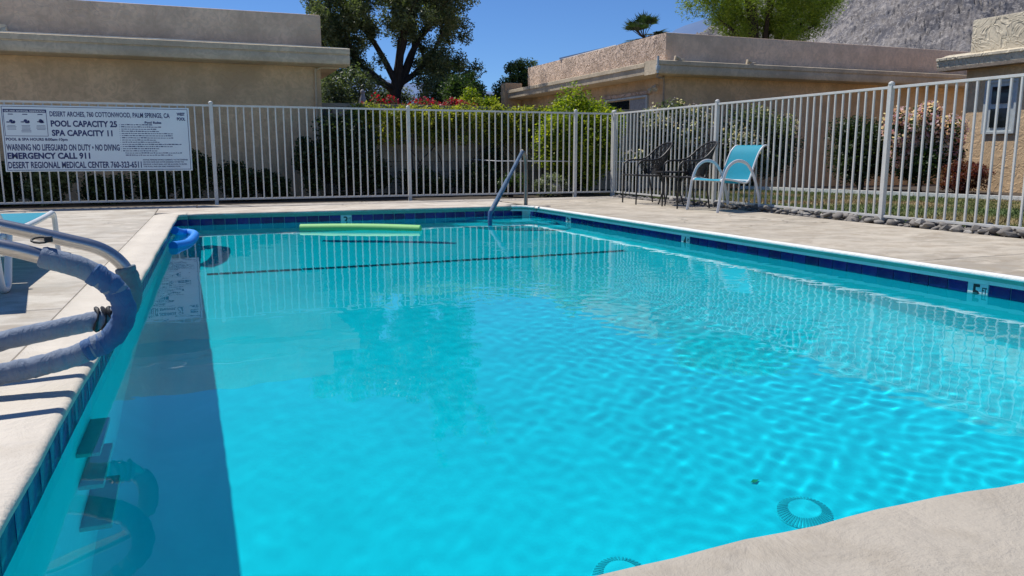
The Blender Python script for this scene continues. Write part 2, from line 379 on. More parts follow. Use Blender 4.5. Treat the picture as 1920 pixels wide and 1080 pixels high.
ys = [-6, -2.4, .9, 4.35, 8.0, 10.72, 11.92]
for i in range(len(ys) - 1):
    a, b = ys[i] + gp, ys[i + 1] - gp
    xs_ = [-9, -6.6, -4.2, -2.1] + [None]
    for j in range(4):
        x0 = xs_[j] + gp
        if xs_[j + 1] is None: slab([(x0, a), (xl(min(a, Y1)) - COPW - gp, a), (xl(min(b, Y1)) - COPW - gp, b), (x0, b)], M['deck_l'])
        else: slab([(x0, a), (xs_[j + 1] - gp, a), (xs_[j + 1] - gp, b), (x0, b)], M['deck_l'])
# far strip beyond the pool, up to the fence
fx = [-9, -6, -3, -.02, 2.4, 4.9, 6.82]
for j in range(6): slab([(fx[j] + gp, 11.93 + .12 * (fx[j] < 0)), (fx[j + 1] - gp, 11.93), (fx[j + 1] - gp, 12.52), (fx[j] + gp, 12.42 if fx[j] < -2 else 12.5)], M['deck_far'])
fx = [-.52, 2.0, 4.46]
for j in range(2): slab([(fx[j] + gp, Y1 + .275), (fx[j + 1] - gp, Y1 + .275), (fx[j + 1] - gp, 11.92), (fx[j] + gp, 11.92)], M['deck_far'])
ys = [-6, -1.5, 1.2, 4.1, 7.3, 11.92]
RW = .032
for i in range(5):
    a, b = ys[i] + gp, ys[i + 1] - gp
    e = lambda y: 6.80 if y > 8 else (6.80 if y > 6.5 else 6.84)
    slab([(xr(min(a, Y1)) + RW + .004, a), (e(a), a), (e(b), b), (xr(min(b, Y1)) + RW + .004, b)], M['deck_r'])

# coping: bullnose profile swept along each side (top, rounded nose, face, underside)
def cop_strip(name, inner, outer, mat, wav=.0, seed=0, parent=None, rz=.0):
    "inner/outer: lists of (x,y); inner is the water side edge"
    g = np.random.default_rng(seed); V = []; n = len(inner)
    prof = [(.3, -.071), (-.16, -.071), (-.22, -.066), (-.45, -.050), (-.72, -.036), (-.94, -.027), (-1.0, -.020), (-.95, -.008), (-.80, -.001), (-.5, .002)]
    ph = g.uniform(0, 6.28, 6)
    for i in range(n):
        a = Vector((*inner[i], 0)); b = Vector((*outer[i], 0)); u = (a - b).normalized(); s = i * .35
        wv = wav * (math.sin(s * 1.3 + ph[0]) + .6 * math.sin(s * 2.9 + ph[1]) + .4 * math.sin(s * 5.3 + ph[2]))
        for k_, z in prof:
            p = a + u * (-k_ * OV - OV) if k_ else a - u * OV
            p = a - u * OV * (1 + k_) + u * wv * abs(k_); V.append((p.x, p.y, z + rz * (z > -.03)))
        m = a - u * (.12 if (a - b).length > .2 else .035); V.append((m.x, m.y, .003 + rz + wv * .25))
        V.append((b.x, b.y, .001 + rz)); V.append((b.x, b.y, -.08))
    L_ = len(prof) + 3
    F = [(i * L_ + j, i * L_ + j + 1, (i + 1) * L_ + j + 1, (i + 1) * L_ + j) for i in range(n - 1) for j in range(L_ - 1)]
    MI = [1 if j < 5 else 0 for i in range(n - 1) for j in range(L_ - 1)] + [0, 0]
    F += [tuple(range(L_)), tuple((n - 1) * L_ + j for j in range(L_))]
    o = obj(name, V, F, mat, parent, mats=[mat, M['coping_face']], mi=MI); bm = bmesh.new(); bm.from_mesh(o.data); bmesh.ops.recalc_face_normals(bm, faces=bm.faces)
    for f in bm.faces: f.smooth = len(f.verts) == 4
    bm.to_mesh(o.data); bm.free(); return o
cop = tag(empty('coping'), kind='structure')
yy = np.linspace(.0, Y1 - .10, 70)
def iv(a): return [(float(p[0]), float(p[1])) for p in a]
cl = cop_strip('coping_left', iv([(xl(max(y, Y0)), y) for y in yy]), iv([(xl(max(y, Y0)) - COPW, y) for y in yy]), M['coping'], .0025, 1, cop)
# left far corner: quarter turn
def corner(cx, cy_, r_in, a0, a1, w_, mat, name):
    A = np.linspace(a0, a1, 9); return cop_strip(name, iv([(cx + r_in * math.cos(t), cy_ + r_in * math.sin(t)) for t in A]), iv([(cx + (r_in + w_) * math.cos(t), cy_ + (r_in + w_) * math.sin(t)) for t in A]), mat, 0, 2, cop)
rc = .10
corner(xl(Y1) + rc, Y1 - rc, rc, math.pi, math.pi / 2, COPW, M['coping'], 'coping_corner')
xx = np.linspace(xl(Y1) + rc, xr(Y1) - .25, 40)
cop_strip('coping_far', iv([(x, Y1) for x in xx]), iv([(x, Y1 + .27) for x in xx]), M['deck_far'], .001, 3, cop)
corner(xr(Y1) - .25, Y1 - .25, .25, math.pi / 2, 0, .032, M['coping_rim'], 'coping_corner')
yy = np.linspace(.0, Y1 - .25, 70)
cop_strip('coping_right', iv([(xr(max(y, Y0)), y) for y in yy]), iv([(xr(max(y, Y0)) + RW, y) for y in yy]), M['coping_rim'], .0012, 4, cop)
slab([(xr(Y1) - .24, Y1 + .06), (xr(Y1) + .38, Y1 + .06), (xr(Y1) + .38, 11.92), (xr(Y1) - .04, 11.92)], M['deck_r']) if False else None
xx = np.linspace(xl(Y0), xr(Y0), 60)
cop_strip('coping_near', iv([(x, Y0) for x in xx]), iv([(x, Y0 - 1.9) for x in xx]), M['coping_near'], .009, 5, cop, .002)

# pool shell: floor grid, four walls; recessed foot holes in the left wall
pool = tag(empty('pool'), kind='structure')
def wx0(y): return xl(y) - OV
def wx1(y): return xr(y) + OV
NX, NY = 36, 60; V = []; F = []
cove = .16
ygrid = np.concatenate([[Y0 - OV], np.linspace(Y0 + .02, Y1 - .02, NY - 2), [Y1 + OV]])
for y in ygrid:
    for i in range(NX):
        t = i / (NX - 1); x = wx0(y) + (wx1(y) - wx0(y)) * t; z = floor_z(x, y)
        dist = min(x - wx0(y), wx1(y) - x, Y1 + OV - y, y - Y0 + OV)
        if dist < cove: z += cove * (1 - math.sqrt(max(0, 1 - (1 - dist / cove) ** 2)))
        V.append((x, y, z))
for j in range(NY - 1):
    for i in range(NX - 1): a = j * NX + i; F.append((a, a + 1, a + NX + 1, a + NX))
o = obj('pool_floor', V, F, M['plaster'], pool, True); REC = [o]
HOLES = [(3.33, -.62), (3.36, -1.00), (3.42, -1.38)]
def wall(name, pts, top=-.07, bot=-1.95, holes=()):
    m = MB()
    (ax, ay), (bx, by) = pts; Lw = math.hypot(bx - ax, by - ay); ux, uy = (bx - ax) / Lw, (by - ay) / Lw
    us = {0, Lw}; zs_ = {top, bot}; H = []
    for (y, z) in holes:
        u = (y - ay) / uy; H.append((u - .15, u + .15, z - .075, z + .075)); us |= {u - .15, u + .15}; zs_ |= {z - .075, z + .075}
    us = sorted(us); zs_ = sorted(zs_)
    P = lambda u, z, d=0: (ax + ux * u - uy * d, ay + uy * u + ux * d, z)
    for a, b in zip(us, us[1:]):
        for c_, d_ in zip(zs_, zs_[1:]):
            mu, mz = (a + b) / 2, (c_ + d_) / 2
            if any(h[0] < mu < h[1] and h[2] < mz < h[3] for h in H): continue
            m.add([P(a, c_), P(b, c_), P(b, d_), P(a, d_)], [(0, 1, 2, 3)])
    o = obj(name, m.v, m.f, M['plaster'], pool); REC.append(o)
    for h in H:
        k_ = MB(); D = .13
        k_.add([P(h[0], h[2]), P(h[1], h[2]), P(h[1], h[3]), P(h[0], h[3]), P(h[0], h[2], D), P(h[1], h[2], D), P(h[1], h[3], D), P(h[0], h[3], D)],
               [(0, 1, 5, 4), (1, 2, 6, 5), (2, 3, 7, 6), (3, 0, 4, 7), (4, 5, 6, 7)])
        r_ = obj('step_recess', k_.v, k_.f, M['plaster'], pool); REC.append(r_)
wall('pool_wall', ((wx0(Y0 - OV), Y0 - OV), (wx0(Y1 + OV), Y1 + OV)))
for y_, z_, d_ in ((3.12, -.50, .072), (3.11, -.77, .075), (3.07, -1.04, .095)):
    t_ = MB().bbox(wx0(y_) - .02, wx0(y_) + d_, y_ - .18, y_ + .18, z_ - .035, z_, .006).build('ladder_tread', M['tread'], pool, True); REC.append(t_)
wall('pool_wall', ((wx0(Y1 + OV), Y1 + OV), (wx1(Y1 + OV), Y1 + OV)))
wall('pool_wall', ((wx1(Y1 + OV), Y1 + OV), (wx1(Y0 - OV), Y0 - OV)))
wall('pool_wall', ((wx1(Y0 - OV), Y0 - OV), (wx0(Y0 - OV), Y0 - OV)))
# quarter round entry steps in the far right corner
for r_, z in ((1.35, -.78), (.95, -.48)):
    cx, cy_ = wx1(Y1), Y1 + OV - .002; A = np.linspace(math.pi, 1.5 * math.pi, 22)
    top = [(cx + r_ * math.cos(t), cy_ + r_ * math.sin(t)) for t in A]
    V = [(cx, cy_, z)] + [(x, y, z) for x, y in top] + [(x, y, -1.3) for x, y in top]; n = len(top)
    F = [(0, i, i + 1) for i in range(1, n)] + [(i, n + i, n + i + 1, i + 1) for i in range(1, n)]
    REC.append(obj('entry_step', V, F, M['plaster'], pool))
# waterline tiles, each its own object
tile_me = None
TS, TG = .1475, .006
b_ = MB().bbox(-TS / 2 + TG / 2, TS / 2 - TG / 2, -.010, .0, -TS / 2, TS / 2, .0022)
t0 = b_.build('tile', M['tile'], pool, True); tile_me = t0.data; C.objects.unlink(t0); bpy.data.objects.remove(t0)
REC_T = []
def tiles(ax, ay, bx, by, skip=(), top=-.072):
    Lw = math.hypot(bx - ax, by - ay); a = math.atan2(by - ay, bx - ax); n = int(Lw / TS)
    for i in range(n):
        if i in skip: continue
        u = (i + .5) * TS; o = bpy.data.objects.new('tile', tile_me); C.objects.link(o); o.parent = pool
        o.location = (ax + math.cos(a) * u, ay + math.sin(a) * u, top - TS / 2); o.rotation_euler = (random.uniform(-.006, .006), 0, a + random.uniform(-.006, .006)); REC_T.append(o)
        # tile front is local -y ; rotate so it faces the water
def marker(ax, ay, bx, by, i, txt, n=2):
    "pale depth marker tiles in place of tiles i..i+n-1"
    Lw = math.hypot(bx - ax, by - ay); a = math.atan2(by - ay, bx - ax)
    root = bpy.data.objects.new('depth_marker', None); C.objects.link(root); root.parent = pool
    root.location = (ax + math.cos(a) * (i + n / 2) * TS, ay + math.sin(a) * (i + n / 2) * TS, -.072 - TS / 2); root.rotation_euler = (0, 0, a)
    m = MB().bbox(-TS * n / 2 + .002, TS * n / 2 - .002, -.012, 0, -TS / 2, TS / 2, .0025); REC_T.append(m.build('marker_tile', M['marker_tile'], root, True))
    for s, x0, x1, z0, z1 in txt: text_mesh('numeral', s, x0, x1, z0, z1, -.0122, M['black_print'], root, .008)
sides = dict(L=((wx0(Y0), Y0), (wx0(Y1), Y1)), F=((wx0(Y1), Y1 + OV), (wx1(Y1), Y1 + OV)), R=((wx1(Y1), Y1), (wx1(Y0), Y0)))
# inner side is to the right of the direction of travel; front face must look there
def on(s, skip=()):
    (ax, ay), (bx, by) = sides[s]; tiles(ax, ay, bx, by, skip)
on('L'); on('F', (14,)); on('R', (8, 26, 48))
mk = lambda s, i, txt, n=1: marker(*sides[s][0], *sides[s][1], i, txt, n)
for s_, i_, t_ in (('F', 14, '3'), ('R', 8, '3'), ('R', 26, '4'), ('R', 48, '5')):
    mk(s_, i_, [(t_, -.038, .020, -.055, .058), ('FT', .032, .066, .0, .04)])
# backing grout band behind the tiles, tile line on the floor
for s in 'LFR':
    (ax, ay), (bx, by) = sides[s]; a = math.atan2(by - ay, bx - ax); nx, ny = math.sin(a), -math.cos(a); d = .003
    REC_T.append(obj('grout', [(ax + nx * d, ay + ny * d, -.0715), (bx + nx * d, by + ny * d, -.0715), (bx + nx * d, by + ny * d, -.222), (ax + nx * d, ay + ny * d, -.222)], [(0, 1, 2, 3)], M['grout'], pool))
m = MB(); xx = np.linspace(.03, 4.22, 42)
for i in range(41):
    xa, xb = xx[i] + .005, xx[i + 1] - .005; z = floor_z(0, 7.35) + .006
    for s in (0, 1): m.add([(xa, 7.32 + s * .055, z), (xb, 7.32 + s * .055, z), (xb, 7.365 + s * .055, z - .0005), (xa, 7.365 + s * .055, z - .0005)], [(0, 1, 2, 3)])
o = m.build('tile_line', M['line_tile'], pool); o['kind'] = 'stuff'; REC.append(o)
# main drain covers
for cx, cy_, lab in ((2.37, 2.53, 'round ribbed drain cover on pool floor, wholly in view'), (1.46, 2.52, 'round ribbed drain cover half hidden by near coping edge')):
    root = empty('drain_cover', (cx, cy_, floor_z(0, cy_) + .004)); tag(root, lab, 'drain cover', 'drain covers on the pool floor'); root.scale = (.78, .78, .8)
    m = MB(); n = 40; A = [2 * math.pi * i / n for i in range(n)]
    V = [(math.cos(t) * r_, math.sin(t) * r_, z) for r_, z in ((.145, 0), (.14, .012), (.09, .045), (.082, .05)) for t in A] + [(0, 0, .054)]
    F = [(j * n + i, j * n + (i + 1) % n, (j + 1) * n + (i + 1) % n, (j + 1) * n + i) for j in range(3) for i in range(n)] + [(3 * n + i, 3 * n + (i + 1) % n, 4 * n) for i in range(n)]
    REC.append(m.add(V, F).build('dome', M['drain'], root, False))
    m = MB()
    for i in range(44):
        t = 2 * math.pi * i / 44; c_, s_ = math.cos(t), math.sin(t)
        P = lambda r_, z, e: (c_ * r_ - s_ * e, s_ * r_ + c_ * e, z)
        m.add([P(.088, .0485, -.0035), P(.088, .0485, .0035), P(.143, .010, .005), P(.143, .010, -.005), P(.088, .053, -.0035), P(.088, .053, .0035), P(.145, .016, .005), P(.145, .016, -.005)],
              [(0, 1, 2, 3), (4, 7, 6, 5), (0, 4, 5, 1), (2, 6, 7, 3), (1, 5, 6, 2), (3, 7, 4, 0)])
    REC.append(m.build('ribs', M['drain_rib'], root))
for o in REC + REC_T: o.cycles.is_caustics_receiver = True
# fallen leaf on the floor
m = MB(); m.add([(2.30, 2.80, 0), (2.325, 2.815, .004), (2.35, 2.805, 0), (2.32, 2.787, .002)], [(0, 1, 2, 3)])
o = m.build('fallen_leaf', M['fallen']); o.location.z = floor_z(0, 2.8) + .012; o.cycles.is_caustics_receiver = True; tag(o, 'small green leaf lying on the pool floor near the drain', 'leaf')

# water: one fine sheet with small real waves
NXw, NYw = 270, 560
ty = np.linspace(0, 1, NYw); Yw = Y0 - OV - .004 + (Y1 - Y0 + 2 * OV + .008) * ty ** 1.25
Xg = np.linspace(0, 1, NXw)
xa = np.array([wx0(y) - .004 for y in Yw]); xb = np.array([wx1(y) + .004 for y in Yw])
XX = xa[:, None] + (xb - xa)[:, None] * Xg[None]; YY = np.repeat(Yw[:, None], NXw, 1)
Z = np.zeros_like(XX); g = np.random.default_rng(3)
act = .30 + .62 * np.exp(-(((XX - 3.2) / 1.5) ** 2 + ((YY - 4.2) / 2.6) ** 2)) + .25 * np.exp(-(((XX - 2.0) / 1.2) ** 2 + ((YY - 5.5) / 2.5) ** 2))
for i in range(90):
    lam = math.exp(g.uniform(math.log(.065), math.log(.6))); a = g.uniform(0, 2 * math.pi); kk = 2 * math.pi / lam
    amp = .0042 * lam * (1.15 if lam < .2 else .42)
    wob = .35 * np.sin(XX * g.uniform(.5, 2) + YY * g.uniform(.5, 2) + g.uniform(0, 6))
    s = np.sin(kk * (XX * math.cos(a) + YY * math.sin(a)) + g.uniform(0, 6.28) + wob * 3)
    Z += amp * s * (act if lam < .3 else 1) * .042
rip = np.exp(-(((XX - 3.0) / 1.5) ** 2 + ((YY - 4.3) / 2.4) ** 2))
for i in range(46):
    lam = g.uniform(.07, .13); a = g.normal(1.1, .7); kk = 2 * math.pi / lam
    ph = 1.6 * np.sin(XX * g.uniform(1, 4) + YY * g.uniform(1, 4) + g.uniform(0, 6)) + g.uniform(0, 6.28)
    Z += rip * .000052 * np.sin(kk * (XX * math.cos(a) + YY * math.sin(a)) + ph) * (.6 + .4 * np.sin(XX * g.uniform(2, 5) + YY * g.uniform(2, 5) + g.uniform(0, 6)))
V = np.stack([XX, YY, Z + WZ], -1).reshape(-1, 3).astype(np.float32)
idx = np.arange(NXw * NYw).reshape(NYw, NXw)
Fq = np.stack([idx[:-1, :-1], idx[:-1, 1:], idx[1:, 1:], idx[1:, :-1]], -1).reshape(-1, 4)
me = bpy.data.meshes.new('water'); me.vertices.add(len(V)); me.vertices.foreach_set('co', V.ravel()); me.loops.add(Fq.size); me.loops.foreach_set('vertex_index', Fq.ravel().astype(np.int32))
me.polygons.add(len(Fq)); me.polygons.foreach_set('loop_start', np.arange(0, Fq.size, 4, dtype=np.int32)); me.update(calc_edges=True); me.shade_smooth(); me.materials.append(M['water'])
water = bpy.data.objects.new('water', me); C.objects.link(water); water['kind'] = 'structure'; water.cycles.is_caustics_caster = True
PART2 = True

# ------------------------------------------------------------------ planting ground, lawn, curb, stones
tag(MB().box(-9, 9.2, 12.54, 16, -.088, -.02).build('planting_bed', M['soil']), kind='structure')
tag(MB().add([(6.8, -6, -.03), (7.12, -6, -.03), (7.12, 12.53, -.03), (6.8, 12.53, -.03)], [(0, 1, 2, 3)]).build('stone_bed', M['soil']), kind='structure')
def curb_x(y): return 11.2 + (14.2 - y) * .30 if y > 9 else 12.76 + (9 - y) * .2
yy = np.linspace(-3, 14.4, 30)
V = [(7.12, y, -.025) for y in yy] + [(curb_x(y), y, -.02) for y in yy]; n = len(yy)
lawn = tag(obj('lawn', V, [(i, n + i, n + i + 1, i + 1) for i in range(n - 1)], M['grass']), kind='structure')
V = [(curb_x(y) + .02, y, -.028) for y in yy] + [(curb_x(y) + 7, y, -.028) for y in yy]
tag(obj('soil', V, [(i, n + i, n + i + 1, i + 1) for i in range(n - 1)], M['soil']), kind='structure')
g = np.random.default_rng(11); N = 60000
gy = g.uniform(2.5, 14.3, N); cx_ = np.array([curb_x(y) for y in gy]); gx = 7.14 + (cx_ - .05 - 7.14) * g.random(N) ** 1.1
h = g.uniform(.018, .045, N); a = g.uniform(0, 6.28, N); wd = .006
P = np.stack([gx, gy, np.full(N, -.026)], 1); dx = np.stack([np.cos(a) * wd, np.sin(a) * wd, 0 * a], 1); tip = P + np.stack([g.normal(0, .012, N), g.normal(0, .012, N), h], 1)
o = fast('grass', np.stack([P - dx, P + dx, tip], 1), 3, M['grass']); tag(o, 'short patchy green and brown grass of the lawn', 'grass', kind='stuff')
m = MB()
for i in range(n - 1):
    y0_, y1_ = yy[i] + .008, yy[i + 1] - .008; x0, x1 = curb_x(y0_), curb_x(y1_)
    m = MB().add([(x0 - .05, y0_, -.03), (x0 + .07, y0_, -.03), (x1 + .07, y1_, -.03), (x1 - .05, y1_, -.03), (x0 - .045, y0_, .05), (x0 + .065, y0_, .05), (x1 + .065, y1_, .05), (x1 - .045, y1_, .05)],
                 [(0, 1, 2, 3), (4, 7, 6, 5), (0, 4, 5, 1), (2, 6, 7, 3), (1, 5, 6, 2), (3, 7, 4, 0)])
    if i == 0: kb = tag(empty('lawn_curb'), kind='structure')
    m.build('curb_stone', M['coping_rim'], kb)
# cobbles along the right fence
def cobble(seed):
    bm = bmesh.new(); bmesh.ops.create_icosphere(bm, subdivisions=1, radius=1); g_ = random.Random(seed)
    for v in bm.verts: v.co *= g_.uniform(.78, 1.15)
    for f in bm.faces: f.smooth = seed % 2 == 0
    me = bpy.data.meshes.new('stone'); bm.to_mesh(me); bm.free(); me.materials.append(M['cobble']); return me
cm = [cobble(i) for i in range(7)]
border = tag(empty('stone_border'), kind='structure')
pts = []; g = random.Random(4); y = 3.0
while y < 12.55:
    for _ in range(6):
        pts.append((g.uniform(6.84, 7.11), y + g.uniform(-.04, .04), g.uniform(.032, .062)))
    y += .082
pts.sort(key=lambda p: p[2] / math.hypot(p[0], p[1]), reverse=True)
vis = [p for p in pts if p[0] < 7.12]
for p in vis[:300]:
    o = bpy.data.objects.new('stone', g.choice(cm)); C.objects.link(o); o.parent = border
    o.location = (p[0], p[1], -.02 + p[2] * .4 + g.uniform(0, .05)); o.scale = (p[2] * g.uniform(.8, 1.4), p[2] * g.uniform(.8, 1.4), p[2] * g.uniform(.5, .8)); o.rotation_euler = (g.uniform(-.5, .5), g.uniform(-.5, .5), g.uniform(0, 6.28))
m = MB()
for p in vis[300:]:
    me = g.choice(cm); s = p[2]; rz = g.uniform(0, 6.28); c_, s_ = math.cos(rz), math.sin(rz)
    m.add([(p[0] + (v.co.x * c_ - v.co.y * s_) * s, p[1] + (v.co.x * s_ + v.co.y * c_) * s, -.02 + p[2] * .3 + v.co.z * s * .65) for v in me.vertices], [tuple(f.vertices) for f in me.polygons])
m.build('small_stones', M['cobble'], border)['kind'] = 'stuff'

# ------------------------------------------------------------------ fences
FY, FX = 12.69, 6.97
bar_me = {}
def bar_mesh(h):
    k_ = round(h, 3)
    if k_ not in bar_me:
        o = MB().bbox(-.0095, .0095, -.0095, .0095, 0, h, .002).build('bar', M['fence']); bar_me[k_] = o.data; C.objects.unlink(o); bpy.data.objects.remove(o)
    return bar_me[k_]
post_o = MB().bbox(-.026, .026, -.026, .026, -.07, 1.475, .003).tube([(0, 0, 1.474), (0, 0, 1.486), (0, 0, 1.50), (0, 0, 1.512)], [.030, .034, .028, .010], 12).build('post', M['fence']); post_me = post_o.data
C.objects.unlink(post_o); bpy.data.objects.remove(post_o)
def fence(name, label, posts, axis, nb, zb=.075, zt=1.447):
    root = empty(name, (0, 0, 0)); tag(root, label, 'fence', 'white metal fences round the pool')
    P = (lambda u, z: (u, FY, z)) if axis == 'x' else (lambda u, z: (FX, u, z))
    for u in posts:
        o = bpy.data.objects.new('post', post_me); C.objects.link(o); o.parent = root; o.location = P(u, 0); o.rotation_euler = (random.uniform(-.004, .004), random.uniform(-.004, .004), 0)
    bm_ = bar_mesh(zt - zb - .03)
    for a, b in zip(posts, posts[1:]):
        if axis == 'x':
            MB().bbox(a + .027, b - .027, FY - .013, FY + .013, zt - .014, zt + .014, .003).build('rail', M['fence'], root); MB().bbox(a + .027, b - .027, FY - .013, FY + .013, zb - .014, zb + .014, .003).build('rail', M['fence'], root)
        else:
            MB().bbox(FX - .013, FX + .013, a + .027, b - .027, zt - .014, zt + .014, .003).build('rail', M['fence'], root); MB().bbox(FX - .013, FX + .013, a + .027, b - .027, zb - .014, zb + .014, .003).build('rail', M['fence'], root)
        n_ = max(1, round((b - a) / .1154)); st = (b - a) / n_
        for i in range(1, n_):
            o = bpy.data.objects.new('bar', bm_); C.objects.link(o); o.parent = root; o.location = P(a + st * i + random.uniform(-.002, .002), zb + .015)
            o.rotation_euler = (random.uniform(-.003, .003), random.uniform(-.003, .003), 0)
    return root
fence('metal_fence', 'white metal bar fence along the far end of the pool, carrying the rules sign', [-5.68, -2.70, .26, 3.23, 6.22, FX], 'x', 26)
fence('metal_fence', 'white metal bar fence down the right side of the pool beside the lawn', [.45, 3.52, 6.58, 9.64, FY - .03], 'y', 26)

# ------------------------------------------------------------------ rules sign on the far fence
sg = empty('pool_rules_sign', (-1.23, 12.655, .5)); tag(sg, 'large white board of pool rules in dark blue letters hung on the far fence', 'sign')
def onsign(o): o.location = (1.23, -12.655, -.5); return o
SY = 12.652
onsign(MB().bbox(-2.412, -.045, SY, SY + .018, .505, 1.402, .003).build('panel', M['sign_white'], sg))
m = MB()
def frame(m, x0, x1, z0, z1, t, y=SY - .0015):
    for a, b, c_, d_ in ((x0, x1, z1 - t, z1), (x0, x1, z0, z0 + t), (x0, x0 + t, z0 + t, z1 - t), (x1 - t, x1, z0 + t, z1 - t)): m.box(a, b, y, y + .001, c_, d_)
frame(m, -2.392, -.066, .523, 1.384, .007); onsign(m.build('border', M['sign_ink'], sg))
m = MB(); frame(m, -2.375, -1.862, .985, 1.345, .006); m.box(-2.369, -1.868, SY - .0015, SY - .0005, 1.302, 1.339); onsign(m.build('picture_box', M['sign_ink'], sg))
T = lambda s, x0, x1, z0, z1, bold=.012, mat='sign_ink', y=SY - .001: onsign(text_mesh('lettering', s, x0, x1, z0, z1, y, M[mat], sg, bold))
T('CPR AND ARTIFICIAL RESPIRATION', -2.36, -1.88, 1.309, 1.332, .01, 'sign_white', SY - .0035)
T('DESERT ARCHES, 760 COTTONWOOD, PALM SPRINGS, CA', -1.824, -.307, 1.243, 1.325, .010)
T('POOL CAPACITY 25', -1.821, -1.0, 1.116, 1.203, .016)
T('SPA CAPACITY 11', -1.818, -1.067, .990, 1.075, .016)
T('POOL & SPA HOURS 8:00am-10pm', -2.372, -1.634, .913, .963, .014)
T('WARNING NO LIFEGUARD ON DUTY • NO DIVING', -2.377, -.99, .790, .879, .012)
T('EMERGENCY CALL 911', -2.374, -1.372, .675, .764, .018)
T('DESERT REGIONAL MEDICAL CENTER 760-323-6511', -2.376, -.723, .549, .642, .012)
T('WEST', -.212, -.104, 1.289, 1.335, .02); T('POOL', -.213, -.101, 1.221, 1.268, .02); T('Pool Rules', -.642, -.423, 1.172, 1.205, .02)
for i, s in enumerate(['NOTICE: PERSONS HAVING CURRENTLY ACTIVE DIARRHEA', 'OR WHO HAVE HAD ACTIVE DIARRHEA WITHIN THE', 'PREVIOUS 14 DAYS SHALL NOT BE ALLOWED TO ENTER', 'THE POOL AND SPA AND WADING POOL']):
    T(s, -.70, -.70 + .6 * (1, .9, .97, .82)[i], .653 - i * .032, .672 - i * .032, .012)
# unreadable small print: word sized strokes
g = random.Random(2); m = MB()
for i, wd in enumerate([.40, .50, .46, .49, .66, .66, .66, .42, .46, .76, .66, .47, .44, .74, .60]):
    z = 1.150 - i * .0305; x = -.95 + (.03 if i > 12 else 0)
    if i < 13: m.box(x - .025, x - .018, SY - .0012, SY - .0002, z, z + .007)
    e = x + wd * 1.0
    while x < e:
        w_ = g.uniform(.012, .045); m.box(x, x + w_, SY - .0012, SY - .0002, z, z + .009 + g.choice((0, 0, .004))); x += w_ + .007
for j, cx in enumerate((-2.29, -2.12, -1.94)):
    m.box(cx - .03, cx + .03, SY - .0012, SY - .0002, 1.272, 1.283)
    for q_ in range(6):
        z = 1.125 - q_ * .017; wv = .045 + .015 * g.random()
        if j == 1 or q_ < 4: m.box(cx - wv, cx + wv, SY - .0012, SY - .0002, z, z + .005)
onsign(m.build('small_print', M['sign_ink'], sg))['kind'] = 'stuff'
for j, cx in enumerate((-2.29, -2.12, -1.94)):     # small first aid drawings: a lying head and a kneeling helper
    m = MB()
    for dx_, dz_, rx, rz_ in ((.02, 1.165, .03, .012), (.0, 1.19, .022, .018), (.035, 1.18, .014, .014), (-.035, 1.172, .025, .008)):
        A = [2 * math.pi * t / 12 for t in range(12)]; V = [(cx + dx_ * (1 if j < 2 else .6) + math.cos(t) * rx, SY - .0013, dz_ + j * .004 + math.sin(t) * rz_) for t in A]
        m.add(V, [tuple(range(12))])
    onsign(m.build('picture', M['sign_ink'], sg))

# ------------------------------------------------------------------ buildings
def eave_prof(y0, z1, th, back, sgn=-1):
    "front at y0, top z1; profile in (y,z): drip board above, rounded band below"
    return [(back, z1 + .02), (y0 + .02, z1 + .01), (y0, z1), (y0, z1 - .085), (y0 + .025, z1 - .09), (y0 + .03, z1 - .10), (y0 + .015, z1 - .12), (y0 + .015, z1 - th + .05), (y0 + .03, z1 - th + .015), (y0 + .07, z1 - th), (back, z1 - th)]
bl = empty('stucco_house', (-3.5, 16, 0)); tag(bl, 'long pinkish tan stucco house with parapet and deep eave behind the rules sign', 'house', 'low stucco houses')
def P_(o, root): o.location = -root.location; return o
P_(MB().box(-9, 2.18, 14.82, 20, -.08, 2.45).build('wall', M['stucco_tan'], bl), bl)
P_(MB().bbox(-9, 2.21, 14.77, 20, 2.452, 3.165, .03).build('parapet', M['stucco_rose'], bl, True), bl)
P_(MB().extrude(eave_prof(14.3, 2.545, .27, 14.818), -9, 2.62).build('eave', M['eave_paint'], bl, True), bl)
P_(MB().box(2.182, 2.58, 14.83, 20, 2.30, 2.53).build('eave_side', M['eave_paint'], bl), bl)
P_(MB().tube(curve([(2.08, 14.78, -.05), (2.08, 14.78, 2.05), (2.10, 14.78, 2.2), (2.2, 14.78, 2.262), (2.5, 14.78, 2.262)], 4), .018, 8).build('conduit', M['eave_paint'], bl, True), bl)
P_(MB().bbox(-2.75, -2.55, 14.42, 14.6, 2.57, 2.68, .01).build('roof_vent', M['stucco_cream'], bl), bl)
P_(MB().tube([(-9, 14.36, 2.565), (1.6, 14.36, 2.57), (2.55, 14.36, 2.56)], .006, 5).tube([(-.6, 14.42, 2.58), (2.6, 14.40, 2.565)], .006, 5).build('roof_cable', M['pale_frame'], bl), bl)

